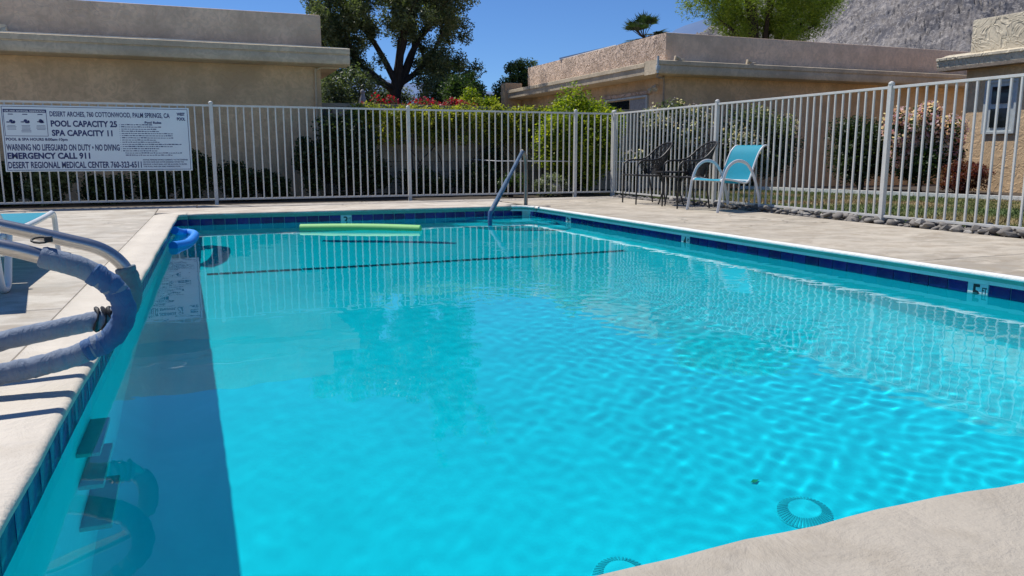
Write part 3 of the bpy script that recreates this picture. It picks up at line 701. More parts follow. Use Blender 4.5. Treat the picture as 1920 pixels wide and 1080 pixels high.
b2 = empty('stucco_house', (15, 18, 0)); tag(b2, 'pinkish stucco house with raised swirled parapet, window and wall light behind the right fence corner', 'house', 'low stucco houses')
wx, wy = 10.1, 16.02
P_(MB().box(wx, 24, wy, 30, -.08, 2.6).build('wall', M['stucco_tan'], b2), b2)
P_(MB().bbox(wx - .06, 24, wy - .1, 24.0, 2.602, 3.45, .03).build('parapet', M['stucco_rose'], b2, True), b2)
pp = [c_ for c_ in b2.children if c_.name.startswith('parapet')][0]; pp.data.materials.append(M['stucco_pink_sunside'])
for f_ in pp.data.polygons: f_.material_index = 1 if f_.normal.x < -.7 else 0  # sunlight put into the colour: sun side one tone, shaded faces another
P_(MB().extrude(eave_prof(15.5, 2.78, .29, wy - .002), 9.56, 24).build('eave', M['eave_paint'], b2, True), b2)
P_(MB().extrude([(wx - .002, 2.79), (9.58, 2.775), (9.56, 2.765), (9.56, 2.68), (9.585, 2.67), (9.60, 2.52), (9.66, 2.49), (wx - .002, 2.49)], wy - .02, 25.2, 'y').build('eave', M['eave_paint'], b2, True), b2)
P_(MB().bbox(9.5, wx - .004, 24.6, 25.0, -.08, 3.02, .02).build('end_wall', M['stucco_tan'], b2), b2)
def window(root, x, y0, y1, z0, z1, panes, mat_frame='pale_frame', t=.05, facing=-1):
    f = MB(); f.bbox(x - .05, x + .01, y0 - t, y1 + t, z1, z1 + t, .004).bbox(x - .05, x + .01, y0 - t, y1 + t, z0 - t, z0, .004).bbox(x - .05, x + .01, y0 - t, y0, z0, z1, .004).bbox(x - .05, x + .01, y1, y1 + t, z0, z1, .004)
    W = P_(MB().add(f.v, f.f).build('window', M[mat_frame], root), root)
    for (a, b, c_, d_, mt) in panes:
        p = MB().box(x - .012, x - .002, a, b, c_, d_).build('pane', M[mt], W)
    return W
W = window(b2, wx, 16.75, 18.75, 1.1, 2.08, [(16.78, 17.55, 1.13, 2.05, 'curtain'), (17.6, 18.72, 1.13, 2.05, 'glass')])
P_(MB().bbox(wx - .06, wx, 16.55, 18.95, 2.14, 2.22, .01).build('lintel', M['stucco_pink_sunside'], b2), b2)
lt = P_(MB().tube([(wx - .02, 16.25, 2.3), (wx - .09, 16.22, 2.32), (wx - .13, 16.2, 2.27)], .02, 8).tube([(wx - .13, 16.2, 2.30), (wx - .17, 16.15, 2.24), (wx - .2, 16.1, 2.2)], [.03, .05, .06], 10).tube([(wx - .1, 16.3, 2.30), (wx - .14, 16.36, 2.22), (wx - .17, 16.4, 2.18)], [.03, .05, .06], 10).build('wall_light', M['stucco_cream'], b2, True), b2)
P_(MB().tube(curve([(9.62, 15.55, 2.48), (9.66, 15.62, 2.42), (9.9, 15.8, 2.43), (10.05, 15.97, 2.38), (10.06, 15.98, 1.2), (10.06, 15.98, -.05)], 4), .022, 8).build('conduit', M['eave_dark'], b2, True), b2)
P_(MB().tube([(9.57, 15.47, 2.50), (9.57, 15.47, 2.86)], .025, 8).bbox(9.53, 9.62, 15.44, 15.50, 2.56, 2.66, .01).build('corner_bracket', M['pale_frame'], b2, True), b2)
for x in (10.05, 12.0):
    P_(MB().tube([(x, 15.56, 2.78), (x + .03, 15.56, 2.86), (x + .14, 15.56, 2.84)], [.02, .05, .03], 8).tube([(x + .1, 15.56, 2.80), (x + .25, 15.55, 2.82)], [.03, .02], 8).build('flood_light', M['eave_paint'], b2, True), b2)
P_(MB().add([(13.0, 17.2, 3.52), (15.6, 17.2, 3.44), (15.6, 18.6, 3.62), (13.0, 18.6, 3.70), (13.0, 17.2, 3.56), (15.6, 17.2, 3.48), (15.6, 18.6, 3.66), (13.0, 18.6, 3.74)],
        [(0, 1, 2, 3), (4, 7, 6, 5), (0, 4, 5, 1), (2, 6, 7, 3), (1, 5, 6, 2), (3, 7, 4, 0)]).build('solar_panel', M['roof_metal'], b2), b2)
P_(MB().add([(10.0, 21.5, 3.44), (10.9, 19.5, 3.44), (11.0, 20.0, 3.72), (10.4, 22.4, 3.60)], [(0, 1, 2, 3)]).build('roof_sheet', M['roof_metal'], b2), b2)

b3 = empty('stucco_house', (18, 9, 0)); tag(b3, 'cream stucco house with deep eave and small two pane window at the right edge', 'house', 'low stucco houses')
P_(MB().box(15.35, 24, 2, 12.52, -.08, 2.55).build('wall', M['stucco_tan'], b3), b3)
P_(MB().bbox(15.25, 24, 2, 12.42, 2.552, 3.50, .05).build('parapet', M['stucco_cream'], b3, True), b3)
P_(MB().extrude([(15.4, 2.86), (15.30, 2.84), (15.16, 2.79), (15.02, 2.77), (15.0, 2.76), (15.0, 2.715), (15.025, 2.71), (15.05, 2.55), (15.4, 2.545)], 2, 13.02, 'y').build('eave', M['stucco_cream'], b3), b3)
P_(MB().extrude([(15.40, 2.705), (15.032, 2.705), (15.055, 2.50), (15.40, 2.50)], 2, 13.0, 'y').build('fascia', M['eave_dark'], b3), b3)
W = window(b3, 15.35, 11.36, 11.98, 1.20, 2.18, [(11.47, 11.87, 1.28, 1.66, 'glass'), (11.47, 11.87, 1.76, 2.10, 'glass')], t=.05)
MB().box(15.338, 15.348, 11.36, 11.98, 1.20, 2.18).build('backing', M['pale_frame'], W); 
for ch in W.children:
    if ch.name.startswith('pane'): ch.location.x = -.02

# block wall between the two houses
bw = empty('block_wall', (5.6, 15.1, 0)); tag(bw, 'low tan block wall joining the two houses behind the far fence', 'wall')
P_(MB().box(2.19, 10.0, 15.02, 15.16, -.08, 1.60).build('mortar', M['mortar'], bw), bw)
P_(MB().bbox(2.19, 10.02, 14.985, 15.19, 1.60, 1.665, .008).build('cap', M['block'], bw), bw)
bl_o = MB().bbox(-.196, .196, -.0, .03, -.096, .096, .006).build('block', M['block']); blm = bl_o.data; C.objects.unlink(bl_o); bpy.data.objects.remove(bl_o)
for r_ in range(8):
    for i in range(20):
        x = 2.39 + i * .4 + (.2 if r_ % 2 else 0)
        if x > 9.8: continue
        o = bpy.data.objects.new('block', blm); C.objects.link(o); o.parent = bw; o.location = (x - 5.6, 14.995 - 15.1 + random.uniform(-.002, .002), .1 + r_ * .2 - .0); o.rotation_euler = (0, 0, random.uniform(-.004, .004))

# ------------------------------------------------------------------ rails, noodles
def padded(name, pts, r, mat, parent, seed, wr=.12, n=18, sub=14):
    P = curve(pts, sub); g_ = random.Random(seed); ph = [g_.uniform(0, 6.28) for _ in range(8)]; m = MB()
    rr = [r * (1 + wr * (.35 * math.sin(i * 1.9 + ph[0]) + .4 * math.sin(i * .83 + ph[1]) + .25 * math.sin(i * 3.1 + ph[2])) * (.4 + .6 * (.5 + .5 * math.sin(i * .13 + ph[3])))) for i in range(len(P))]
    rr[0] *= .9; rr[-1] *= .9
    m.tube(P, rr, n); 
    V = []
    for i, v in enumerate(m.v):
        ring, j = divmod(i, n); k_ = 1 + wr * .35 * math.sin(ring * .9 + 2 * math.sin(2 * math.pi * j / n + ph[4]) + ph[5]) + wr * .2 * math.sin(4 * math.pi * j / n + ring * .5 + ph[6])
        c_ = P[min(ring, len(P) - 1)]; V.append(tuple(c_ + (Vector(v) - c_) * k_))
    m.v = V; return m.build(name, mat, parent, True)
# near rail (B) at y 2.8, far rail (A) at y 3.2; both stand on the left deck and loop out over the water
rb = empty('grab_rail', (-.95, 2.8, 0)); tag(rb, 'near steel grab rail wrapped in blue grey padding curling over the left coping', 'grab rail', 'padded grab rails of the pool ladder')
ra = empty('grab_rail', (-.95, 3.2, 0)); tag(ra, 'far steel grab rail with bare steel bend and short grey green sleeve', 'grab rail', 'padded grab rails of the pool ladder')
yB, yA = 2.8, 3.2
B = [(-1.12, yB, 0), (-1.12, yB, .30), (-1.05, yB, .46), (-.90, yB, .515), (-.72, yB, .505), (-.569, yB, .470), (-.466, yB, .436), (-.345, yB, .388), (-.268, yB, .322), (-.245, yB, .24), (-.285, yB, .165), (-.382, yB, .117), (-.50, yB, .088), (-.607, yB, .072), (-.72, yB, .05), (-.80, yB, .0)]
P_(MB().tube(curve(B, 8), .024, 14).build('pipe', M['steel'], rb, True), rb)
P_(padded('padding', B[6:9] + [(-.262, yB, .31)], .034, M['pad'], rb, 1, .04), rb)
P_(padded('padding', [(-.33, yB, .380), (-.268, yB, .322), (-.245, yB, .24), (-.29, yB, .162), (-.37, yB, .122)], .036, M['pad_blue'], rb, 2, .08), rb)
P_(padded('padding', [(-.30, yB, .158), (-.382, yB, .117), (-.50, yB, .088), (-.607, yB, .072), (-.72, yB, .053)], .034, M['pad'], rb, 3, .06), rb)
m = MB(); c0 = Vector((-.462, yB + .01, .486))
m.tube([c0 + Vector((math.cos(t) * .026, math.sin(t) * .01, math.sin(t) * .008)) for t in np.linspace(0, 6.28, 12)[:-1]], .004, 6, closed=True).bbox(-.452, -.43, yB, yB + .02, .478, .496, .003)
P_(m.build('buckle', M['black'], rb), rb)
A = [(-1.12, yA, 0), (-1.12, yA, .32), (-1.05, yA, .49), (-.90, yA, .535), (-.76, yA, .53), (-.644, yA, .503), (-.453, yA, .447), (-.34, yA, .408), (-.275, yA, .35), (-.250, yA, .28), (-.252, yA, .21), (-.285, yA, .165), (-.348, yA, .150), (-.514, yA, .123), (-.682, yA, .094), (-.80, yA, .05), (-.84, yA, .0)]
P_(MB().tube(curve(A, 8), .024, 14).build('pipe', M['steel'], ra, True), ra)
P_(padded('padding', [(-.266, yA, .338), (-.252, yA, .28), (-.252, yA, .22), (-.275, yA, .17)], .036, M['pad_grey'], ra, 4, .05), ra)
P_(padded('padding', [(-.29, yA, .163), (-.348, yA, .150), (-.514, yA, .123), (-.682, yA, .094), (-.80, yA, .055)], .035, M['pad'], ra, 5, .07), ra)
m = MB()
for i, x in enumerate((-.305, -.325, -.345, -.37)):
    t = np.linspace(0, 6.28, 14)[:-1]; m.tube([(x + .008 * math.sin(2 * q_ + i), yA + math.cos(q_) * .042, .154 - i * .002 + math.sin(q_) * .042) for q_ in t], [.006 + .003 * math.sin(3 * q_ + i) for q_ in t], 6, closed=True)
P_(m.build('strap', M['black'], ra, True), ra)

# hand rail at the far right corner
hr = empty('stair_rail', (4.5, 10.85, 0)); tag(hr, 'slanting blue sleeved hand rail on steel post at far right pool corner', 'hand rail')
P_(MB().tube(curve([(4.52, 10.86, -.05), (4.52, 10.86, .45), (4.51, 10.86, .66), (4.48, 10.83, .745), (4.42, 10.79, .79)], 5), .028, 10).build('post', M['steel_dull'], hr, True), hr)
H0, H1 = Vector((4.44, 10.80, .785)), Vector((3.66, 10.05, -.05))
P_(MB().tube([H0, H0.lerp(H1, .5)], .026, 12).build('sleeve', M['pad_rail'], hr, True), hr)
P_(MB().tube([H0.lerp(H1, .48), H0.lerp(H1, .8), H1], .033, 12).build('sleeve', M['pad_rail'], hr, True), hr)
o = P_(MB().tube([H1 + Vector((.01, .01, .03)), H1, H1 + Vector((-.01, -.02, -.12)), H1 + Vector((-.01, -.02, -.9))], .03, 10).build('pipe', M['pad_blue'], hr, True), hr); o.cycles.is_caustics_receiver = True

nd = MB().tube(curve([(1.12, 9.70, WZ + .005), (1.6, 9.50, WZ + .012), (2.0, 9.30, WZ + .012), (2.42, 9.05, WZ + .004)], 8), .060, 18).build('pool_noodle', M['noodle_green'], None, True)
tag(nd, 'straight green foam noodle floating near the far end of the pool', 'pool noodle', 'foam pool noodles')
nb = MB().tube(curve([(-.26, 9.35, WZ + .07), (-.20, 9.60, WZ + .02), (-.12, 9.66, WZ + .01), (-.06, 9.50, WZ + .005), (-.07, 9.1, WZ + .005), (-.13, 8.55, WZ + .005), (-.25, 8.20, WZ + .02)], 8), .044, 18).build('pool_noodle', M['noodle_blue'], None, True)
tag(nb, 'bent bright blue foam noodle floating against the left pool wall', 'pool noodle', 'foam pool noodles')

# ------------------------------------------------------------------ furniture
ch = empty('sling_chair', (6.52, 8.82, 0), R(4)); tag(ch, 'white framed patio chair with turquoise sling seat by the right fence', 'chair')
# local: front is -x
for s in (-1, 1):
    y = s * .31
    P = curve([(-.34, y, 0), (-.30, y, .22), (-.265, y, .42), (-.19, y, .58), (-.06, y, .655), (.09, y, .63), (.20, y, .52), (.28, y, .36), (.34, y, .16), (.37, y, 0)], 6)
    MB().tube(P, .021, 12, .6, up=(0, 1, 0)).build('leg_arch', M['chair_white'], ch, True)
SL = curve([(-.285, 0, .40), (-.23, 0, .425), (-.05, 0, .405), (.10, 0, .375), (.17, 0, .385), (.215, 0, .46), (.27, 0, .62), (.34, 0, .77), (.41, 0, .845), (.46, 0, .86)], 6)
for s in (-1, 1): MB().tube([p + Vector((0, s * .275, 0)) for p in SL], .013, 10).build('side_rail', M['chair_white'], ch, True)
MB().tube([(-.26, -.30, .405), (-.26, .30, .405)], .012, 8).tube([(.17, -.30, .40), (.17, .30, .40)], .012, 8).build('cross_bar', M['chair_white'], ch, True)
m = MB(); V = []; n = len(SL); J = 9
for i, p in enumerate(SL):
    for j in range(J):
        t = j / (J - 1) * 2 - 1; V.append((p.x, t * .275, p.z - .018 * (1 - t * t) * math.sin(math.pi * i / (n - 1)) + .004))
m.add(V, [(i * J + j, i * J + j + 1, (i + 1) * J + j + 1, (i + 1) * J + j) for i in range(n - 1) for j in range(J - 1)])
o = m.build('sling', M['sling'], ch, True); sm = o.modifiers.new('s', 'SOLIDIFY'); sm.thickness = .004

def wire_chair(loc, rz, label):
    t = empty('wire_chair', loc, rz); tag(t, label, 'chair', 'dark wire patio chairs by the fence corner'); D = M['dark_metal']; W_ = .27
    for s in (-1, 1):
        MB().tube(curve([(-.25, s * W_, 0), (-.245, s * W_, .3), (-.24, s * W_, .55), (-.20, s * W_, .63), (-.12, s * W_, .655)], 5), .012, 8).build('leg', D, t, True)
        MB().tube(curve([(.24, s * (W_ - .03), 0), (.20, s * (W_ - .03), .25), (.17, s * (W_ - .02), .44), (.17, s * W_, .60)], 5), .012, 8).build('leg', D, t, True)
    top = curve([(-.13, -W_, .655), (.02, -W_, .66), (.14, -W_, .70), (.28, -W_ + .03, .83), (.36, -.14, .90), (.38, 0, .915), (.36, .14, .90), (.28, W_ - .03, .83), (.14, W_, .70), (.02, W_, .66), (-.13, W_, .655)], 6)
    MB().tube(top, .012, 8).build('top_rail', D, t, True)
    seat = [(-.24, -W_, .43), (.16, -W_ + .01, .42), (.20, -.2, .42), (.20, .2, .42), (.16, W_ - .01, .42), (-.24, W_, .43), (-.28, .2, .435), (-.28, -.2, .435)]
    MB().tube(seat, .011, 8, closed=True).build('seat_frame', D, t, True)
    m = MB()
    for i in range(15): y = -W_ + .02 + i * (2 * W_ - .04) / 14; m.tube([(-.26, y, .432), (.19, y, .42)], .0045, 4)
    for i in range(12): x = -.25 + i * .04; m.tube([(x, -W_, .432), (x, W_, .425)], .0045, 4)
    m.build('seat_mesh', D, t)
    m = MB()
    for i in range(4, len(top) - 4):
        p = top[i]; f = (i - 4) / (len(top) - 9); a = math.pi * f
        q_ = Vector((.10 + .10 * math.sin(a), -math.cos(a) * (W_ - .02), .44)); m.tube([p, p.lerp(q_, .5) + Vector((.02, 0, 0)), q_], .0042, 4)
        if i % 2 == 0: m.tube([p, q_ + Vector((0, .05, .0))], .0035, 4)
    for h_ in (.25, .5, .75):
        m.tube([top[i].lerp(Vector((.10 + .10 * math.sin(math.pi * (i - 4) / (len(top) - 9)), -math.cos(math.pi * (i - 4) / (len(top) - 9)) * (W_ - .02), .44)), h_) for i in range(4, len(top) - 4)], .0045, 4)
    m.build('back_mesh', D, t); return t
wire_chair((6.36, 10.55, 0), R(-8), 'dark wire mesh armchair nearest the fence corner post')
wire_chair((6.42, 9.52, 0), R(-10), 'dark wire mesh armchair half hidden behind the turquoise chair')
tb = empty('side_table', (6.50, 10.03, 0)); tag(tb, 'small dark metal table between the two wire chairs', 'table')
MB().tube([(0, 0, .475), (0, 0, .495)], .24, 24).build('table_top', M['dark_metal'], tb)
for a in (.5, 2.1, 3.7, 5.2):
    MB().tube([(math.cos(a) * .2, math.sin(a) * .2, .47), (math.cos(a) * .12, math.sin(a) * .12, .25), (math.cos(a) * .21, math.sin(a) * .21, 0)], .011, 8).build('leg', M['dark_metal'], tb, True)

lg = empty('sun_lounger', (-1.36, 5.9, 0)); tag(lg, 'white framed sun lounger with turquoise sling at the left edge of the deck', 'sun lounger')
Wl = .32; r = .019
for s in (-1, 1):
    MB().tube(curve([(s * Wl, 1.10, .0), (s * Wl, 1.09, .14), (s * Wl, 1.06, .27), (s * Wl, .98, .305), (s * Wl, .80, .30), (s * Wl, .2, .29), (s * Wl, -.5, .29), (s * Wl, -1.0, .29)], 5), r, 10).build('side_frame', M['chair_white'], lg, True)
    MB().tube(curve([(s * (Wl + .03), -.70, .30), (s * (Wl + .03), -.78, .16), (s * (Wl + .03), -.85, .04), (s * (Wl + .03), -.93, .018), (s * (Wl + .03), -1.0, .05), (s * (Wl + .03), -1.04, .18), (s * (Wl + .03), -1.06, .31)], 5), r, 10).build('leg', M['chair_white'], lg, True)
    MB().tube([(s * (Wl - .03), -.45, .30), (s * (Wl - .03), -1.25, .78)], r * .9, 10).build('back_frame', M['chair_white'], lg, True)
MB().tube([(-Wl, 1.06, .28), (Wl, 1.06, .28)], r * .9, 10).tube([(-Wl, -.95, .18), (Wl, -.95, .18)], r * .8, 8).build('cross_bar', M['chair_white'], lg, True)
m = MB().bbox(-Wl + .015, Wl - .015, -.43, 1.03, .300, .306, .002); m.build('seat_sling', M['sling'], lg)
m = MB().add([(-Wl + .04, -.45, .305), (Wl - .04, -.45, .305), (Wl - .04, -1.25, .785), (-Wl + .04, -1.25, .785)], [(0, 1, 2, 3)]); o = m.build('back_sling', M['sling'], lg); sm = o.modifiers.new('s', 'SOLIDIFY'); sm.thickness = .005
tw = padded('rolled_towel', [(-1.55, 6.10, .355), (-1.40, 6.08, .36), (-1.24, 6.05, .355)], .052, cloth('towel_white', (.55, .58, .66), 120), None, 8, .10)
tag(tw, 'pale rolled towel lying on the turquoise sling of the lounger', 'towel')

# thin white irrigation pipe behind the far fence
tag(MB().tube([(5.0, 13.35, .62), (7.9, 13.35, .60)], .009, 8).tube([(5.0, 13.35, .62), (5.0, 14.9, .64)], .008, 8).tube([(7.9, 13.35, .60), (7.9, 13.35, -.05)], .009, 8).build('water_pipe', M['chair_white'], None, True), 'thin white pipe running level behind the far fence near its corner', 'pipe')

# ------------------------------------------------------------------ planting
shrub('shrub', (6.86, 13.75, -.03), (1.0, .72, 2.02), 75000, .06, M['leaf_bright'], 'tall rounded bright yellow green shrub at the fence corner', cr=.26, nc=150, seed=21)
g = random.Random(9)
specs = [(-2.75, .66, .5, 'low dark leafy shrub under left end of rules sign'), (-2.1, .62, .5, 'low dark shrub with pale flower specks under the rules sign'), (-1.35, .50, .45, 'low dark shrub under the middle of the rules sign'), (-.65, .55, .45, 'low dark shrub under the right half of the rules sign'),
         (-.02, .78, .42, 'dark shrub just past the right end of the rules sign'), (.62, .62, .42, 'dark shrub right of the first fence post by the sign'), (1.2, .5, .4, 'low dark shrub before the corner of the tan house')]
for i, (x, h_, r_, lab) in enumerate(specs):
    shrub('shrub', (x, 13.75 + g.uniform(-.1, .1), -.03), (r_, .35, h_), 5000, .06, M['leaf_dark'] if i != 1 else M['leaf_olive'], lab, cr=.13, nc=30, seed=30 + i, group='dark shrubs along the left house')
shrub('shrub', (2.5, 13.95, -.03), (.72, .5, 1.55), 11000, .075, M['leaf_dark'], 'tall dark leafy shrub at the right corner of the left house', cr=.2, nc=60, seed=41)
shrub('shrub', (1.85, 14.0, -.03), (.30, .4, 1.15), 6000, .07, M['leaf_dark'], 'loose dark shrub against the left house wall beside its corner', cr=.16, nc=26, seed=42)
vn = empty('climbing_vine', (4.5, 14.62, 0)); tag(vn, 'yellow green vine hanging over the block wall behind the far fence', 'vine')
gg = np.random.default_rng(5); nv = 130; cx = gg.uniform(-1.75, 2.15, nv); cz = 1.50 - gg.random(nv) ** 1.8 * .5
leaves('foliage', np.stack([cx, gg.uniform(-.16, .16, nv), cz], 1), gg.uniform(.12, .22, nv), 26000, .065, M['leaf_vine'], vn, 6, .8)
for i in range(14):
    m = MB(); x = gg.uniform(-1.9, 2.1); m.tube(curve([(x, .02, -.1), (x + gg.uniform(-.2, .2), .0, .5), (x + gg.uniform(-.4, .4), .02, 1.1), (x + gg.uniform(-.5, .5), .05, 1.5)], 4), .012, 5); m.build('stem', M['hedge_wood'], vn, True)
for i, (x, h_, lab) in enumerate([(2.9, .75, 'low shaded shrub at the foot of the block wall, leftmost of three'), (3.9, .55, 'low shaded shrub at the foot of the block wall, middle of three'), (4.9, .6, 'low shaded shrub at the foot of the block wall, rightmost of three')]):
    shrub('shrub', (x, 14.2, -.03), (.6, .4, h_), 6000, .06, M['leaf_dark'], lab, cr=.14, nc=36, seed=50 + i)
shrub('flowering_plant', (5.25, 13.3, -.03), (.35, .3, .42), 2500, .05, M['leaf_mid'], 'small leafy plant behind the far fence right of the hand rail', 'plant', .1, 18, 55)
shrub('pale_plant', (5.95, 13.15, -.03), (.42, .32, .42), 4200, .05, M['leaf_pale'], 'small pale variegated plant around a grey rock behind the fence', 'plant', .1, 26, 56)
shrub('shrub', (5.35, 14.55, -.03), (.3, .3, 1.1), 3000, .06, M['leaf_dark'], 'thin dark shrub against the block wall behind the hand rail', cr=.12, nc=20, seed=57)
o = obj('rock', *[[(v.co.x * .17 + 5.95, v.co.y * .14 + 13.0, v.co.z * .15 + .12) for v in cm[2].vertices], [tuple(f.vertices) for f in cm[2].polygons]], M['cobble'], None, True); tag(o, 'rounded grey rock among the pale plant behind the far fence', 'rock')
# right hand planting
shrub('oleander', (9.6, 14.9, -.03), (1.0, .7, 1.95), 12000, .08, M['leaf_olive'], 'loose oleander with white pink flowers, left of the pair behind the wire chairs', 'shrub', .22, 60, 60, flowers=(M['petal_white'], 3500, .055, .6))
shrub('oleander', (11.6, 14.7, -.03), (1.5, .8, 1.75), 18000, .085, M['leaf_olive'], 'wide dark oleander with sparse white flowers behind the turquoise chair', 'shrub', .25, 90, 61, flowers=(M['petal_white'], 3500, .055, .4))
shrub('shrub', (13.35, 13.25, -.03), (.95, .8, 1.6), 20000, .07, M['leaf_dark'], 'large rounded dark green shrub behind the right fence post', cr=.24, nc=110, seed=62)
shrub('oleander', (13.55, 11.9, -.03), (.92, .75, 1.78), 20000, .08, M['leaf_mid'], 'tall oleander thick with pink flowers in front of the right house', 'shrub', .2, 90, 63, flowers=(M['petal_pink'], 15000, .06, .8))
shrub('red_bush', (13.5, 10.85, -.03), (.62, .5, .66), 9000, .045, M['leaf_red'], 'low reddish brown bush at the foot of the pink oleander', 'shrub', .13, 50, 64)
shrub('shrub', (8.0, 13.6, -.03), (.28, .28, .95), 2400, .06, M['leaf_mid'], 'slim open shrub with pale flowers behind the corner wire chair', cr=.11, nc=16, seed=65, flowers=(M['petal_white'], 250, .05, .4))

def tree(name, base, trunk, limbs, label, crown, n, size, mat, seed, cat='tree', asp=.45, droop=0., bark='bark_dark', sub=None, shell=.75):
    root = empty(name, base); tag(root, label, cat); m = MB()
    P = curve([p for p, _ in trunk], 5); rr = np.interp(np.linspace(0, len(trunk) - 1, len(P)), range(len(trunk)), [q_ for _, q_ in trunk]); m.tube(P, list(rr), 10)
    for l in limbs:
        P = curve([p for p, _ in l], 4); rr = np.interp(np.linspace(0, len(l) - 1, len(P)), range(len(l)), [q_ for _, q_ in l]); m.tube(P, list(rr), 7)
    m.build('trunk', M[bark], root, True)
    leaves('crown', crown[0], crown[1], n, size, mat, root, seed, shell, asp, droop)
    return root
# big olive like tree, world (6.7,28), crown spans x 3.6..9.6, z 1.8..9
g = random.Random(31); limbs = []; tips = []
def branch(p, d, L_, r_, lev, out):
    pts = [(p, r_)]; q_ = Vector(p); dd = Vector(d).normalized(); st = 4
    for i in range(st):
        dd = (dd + Vector((g.uniform(-.28, .28), g.uniform(-.28, .28), g.uniform(-.12, .22)))).normalized(); q_ = q_ + dd * L_ / st; pts.append((q_.copy(), r_ * (1 - .6 * (i + 1) / st)))
        if lev > 0 and i >= 1:
            sd = (dd + Vector((g.uniform(-1, 1), g.uniform(-1, 1), g.uniform(-.3, .7))) * .9).normalized(); branch(q_.copy(), sd, L_ * g.uniform(.45, .7), r_ * (1 - .6 * (i + 1) / st) * .7, lev - 1, out)
        if lev <= 1: tips.append(q_.copy())
    out.append(pts)
for d, L_ in (((-1.3, .2, 1.3), 3.2), ((-.5, -.5, 1.6), 3.6), ((.15, .4, 1.8), 3.8), ((.9, -.2, 1.3), 3.4), ((1.3, .3, .6), 3.0), ((-1.6, 0, .6), 2.8), ((.6, .6, 1.6), 3.5), ((-.2, -.3, 1.9), 4.0)):
    branch(Vector((0, 0, 3.1 + g.uniform(-.3, .2))), d, L_, .125, 2, limbs)
branch(Vector((.15, 0, 1.6)), (1.5, 0, .8), 3.2, .13, 2, limbs)
branch(Vector((-.1, 0, 1.9)), (-1.6, 0, .35), 2.6, .12, 2, limbs)
limbs = [l for l in limbs if max(abs(p[0]) for p, _ in l) < 2.9]
T_ = np.array([t[:] for t in tips]); ok = (np.abs(T_[:, 0]) < 2.95); T_ = T_[ok]
g2 = np.random.default_rng(8); T_ = T_[g2.random(len(T_)) < .8]
d_ = g2.normal(size=(170, 3)); d_ /= np.linalg.norm(d_, axis=1)[:, None]; d_ *= g2.uniform(.45, 1.0, 170)[:, None]
E_ = np.array([0, 0, 5.6]) + d_ * np.array([2.85, 2.4, 2.5])
lowl = np.stack([g2.uniform(-3.2, -.8, 46), g2.uniform(-1, 1, 46), g2.uniform(1.6, 3.9, 46)], 1); lowr = np.stack([g2.uniform(.7, 2.8, 60), g2.uniform(-1, 1, 60), g2.uniform(1.9, 4.3, 60)], 1)
E_ = E_[~((np.abs(E_[:, 0]) < 1.1) & (E_[:, 2] < 4.6))]
T_ = np.concatenate([T_, E_, lowl, lowr])
tree('olive_tree', (6.75, 28, -.05), [((.05, 0, 0), .33), ((0, 0, 1.2), .27), ((-.12, 0, 2.2), .25), ((-.05, 0, 3.2), .17), ((.02, 0, 3.9), .09), ((.1, 0, 4.8), .03)], limbs,
     'large dark tree with twisted trunk and open crown behind the block wall', (T_, g2.uniform(.20, .40, len(T_))), 140000, .11, M['leaf_olive'], 3, asp=.4, droop=.4, shell=.9)
def blob_tree(name, base, h0, r3, label, nleaf, size, mat, seed, nc=60, cr=.4, cat='tree', trunk_r=.12, droop=0, asp=.45, shell=.75):
    P, rr = clumps((0, 0, h0), r3, nc, cr, seed); gq = random.Random(seed)
    limbs_ = [[((0, 0, h0 * .45), trunk_r * .6), ((p[0] * .5, p[1] * .5, h0 * .5 + p[2] * .3), trunk_r * .4), ((p[0], p[1], p[2]), trunk_r * .12)] for p in P[:: max(1, nc // 16)]]
    return tree(name, base, [((0, 0, 0), trunk_r), ((.05, 0, h0 * .35), trunk_r * .8), ((0, 0, h0 * .7), trunk_r * .5)], limbs_, label, (P, rr), nleaf, size, mat, seed, cat, asp, droop, shell=shell)
blob_tree('round_tree', (7.95, 24, -.05), 2.45, (.75, .75, .85), 'small rounded mid green tree right of the large dark tree', 16000, .10, M['leaf_mid'], 71, 60, .26)
blob_tree('shrub', (7.35, 21, -.05), 1.75, (1.05, .5, .70), 'bright yellow green bush topping the block wall under the round tree', 22000, .08, M['leaf_bright'], 72, 50, .22, 'shrub', .05)
blob_tree('small_tree', (10.55, 26, -.05), 2.85, (1.05, .8, 1.15), 'feathery green tree left of the right house roof', 26000, .09, M['leaf_feather'], 73, 80, .25)
blob_tree('mesquite_tree', (26.3, 33, -.05), 8.2, (4.3, 3.0, 2.6), 'wide airy light green tree rising behind the right house roof', 80000, .15, M['leaf_mesquite'], 74, 150, .62, 'tree', .28, .3, .25, .9)
# dark mass of shrubs under the big tree
for i, (x, y, z, a, b, lab) in enumerate([(4.3, 24, 2.1, 1.1, 1.15, 'dark leafy bush left of the big trunk'), (6.4, 30, 2.3, 1.5, 1.2, 'dark leafy bush behind the big trunk'), (8.1, 26.5, 2.2, 1.0, 1.1, 'dark leafy bush between big trunk and round tree')]):
    blob_tree('shrub', (x, y, -.05), z, (a, .6, b), lab, 9000, .11, M['leaf_olive'], 80 + i, 36, .3, 'shrub', .05, 0, .45, .8)
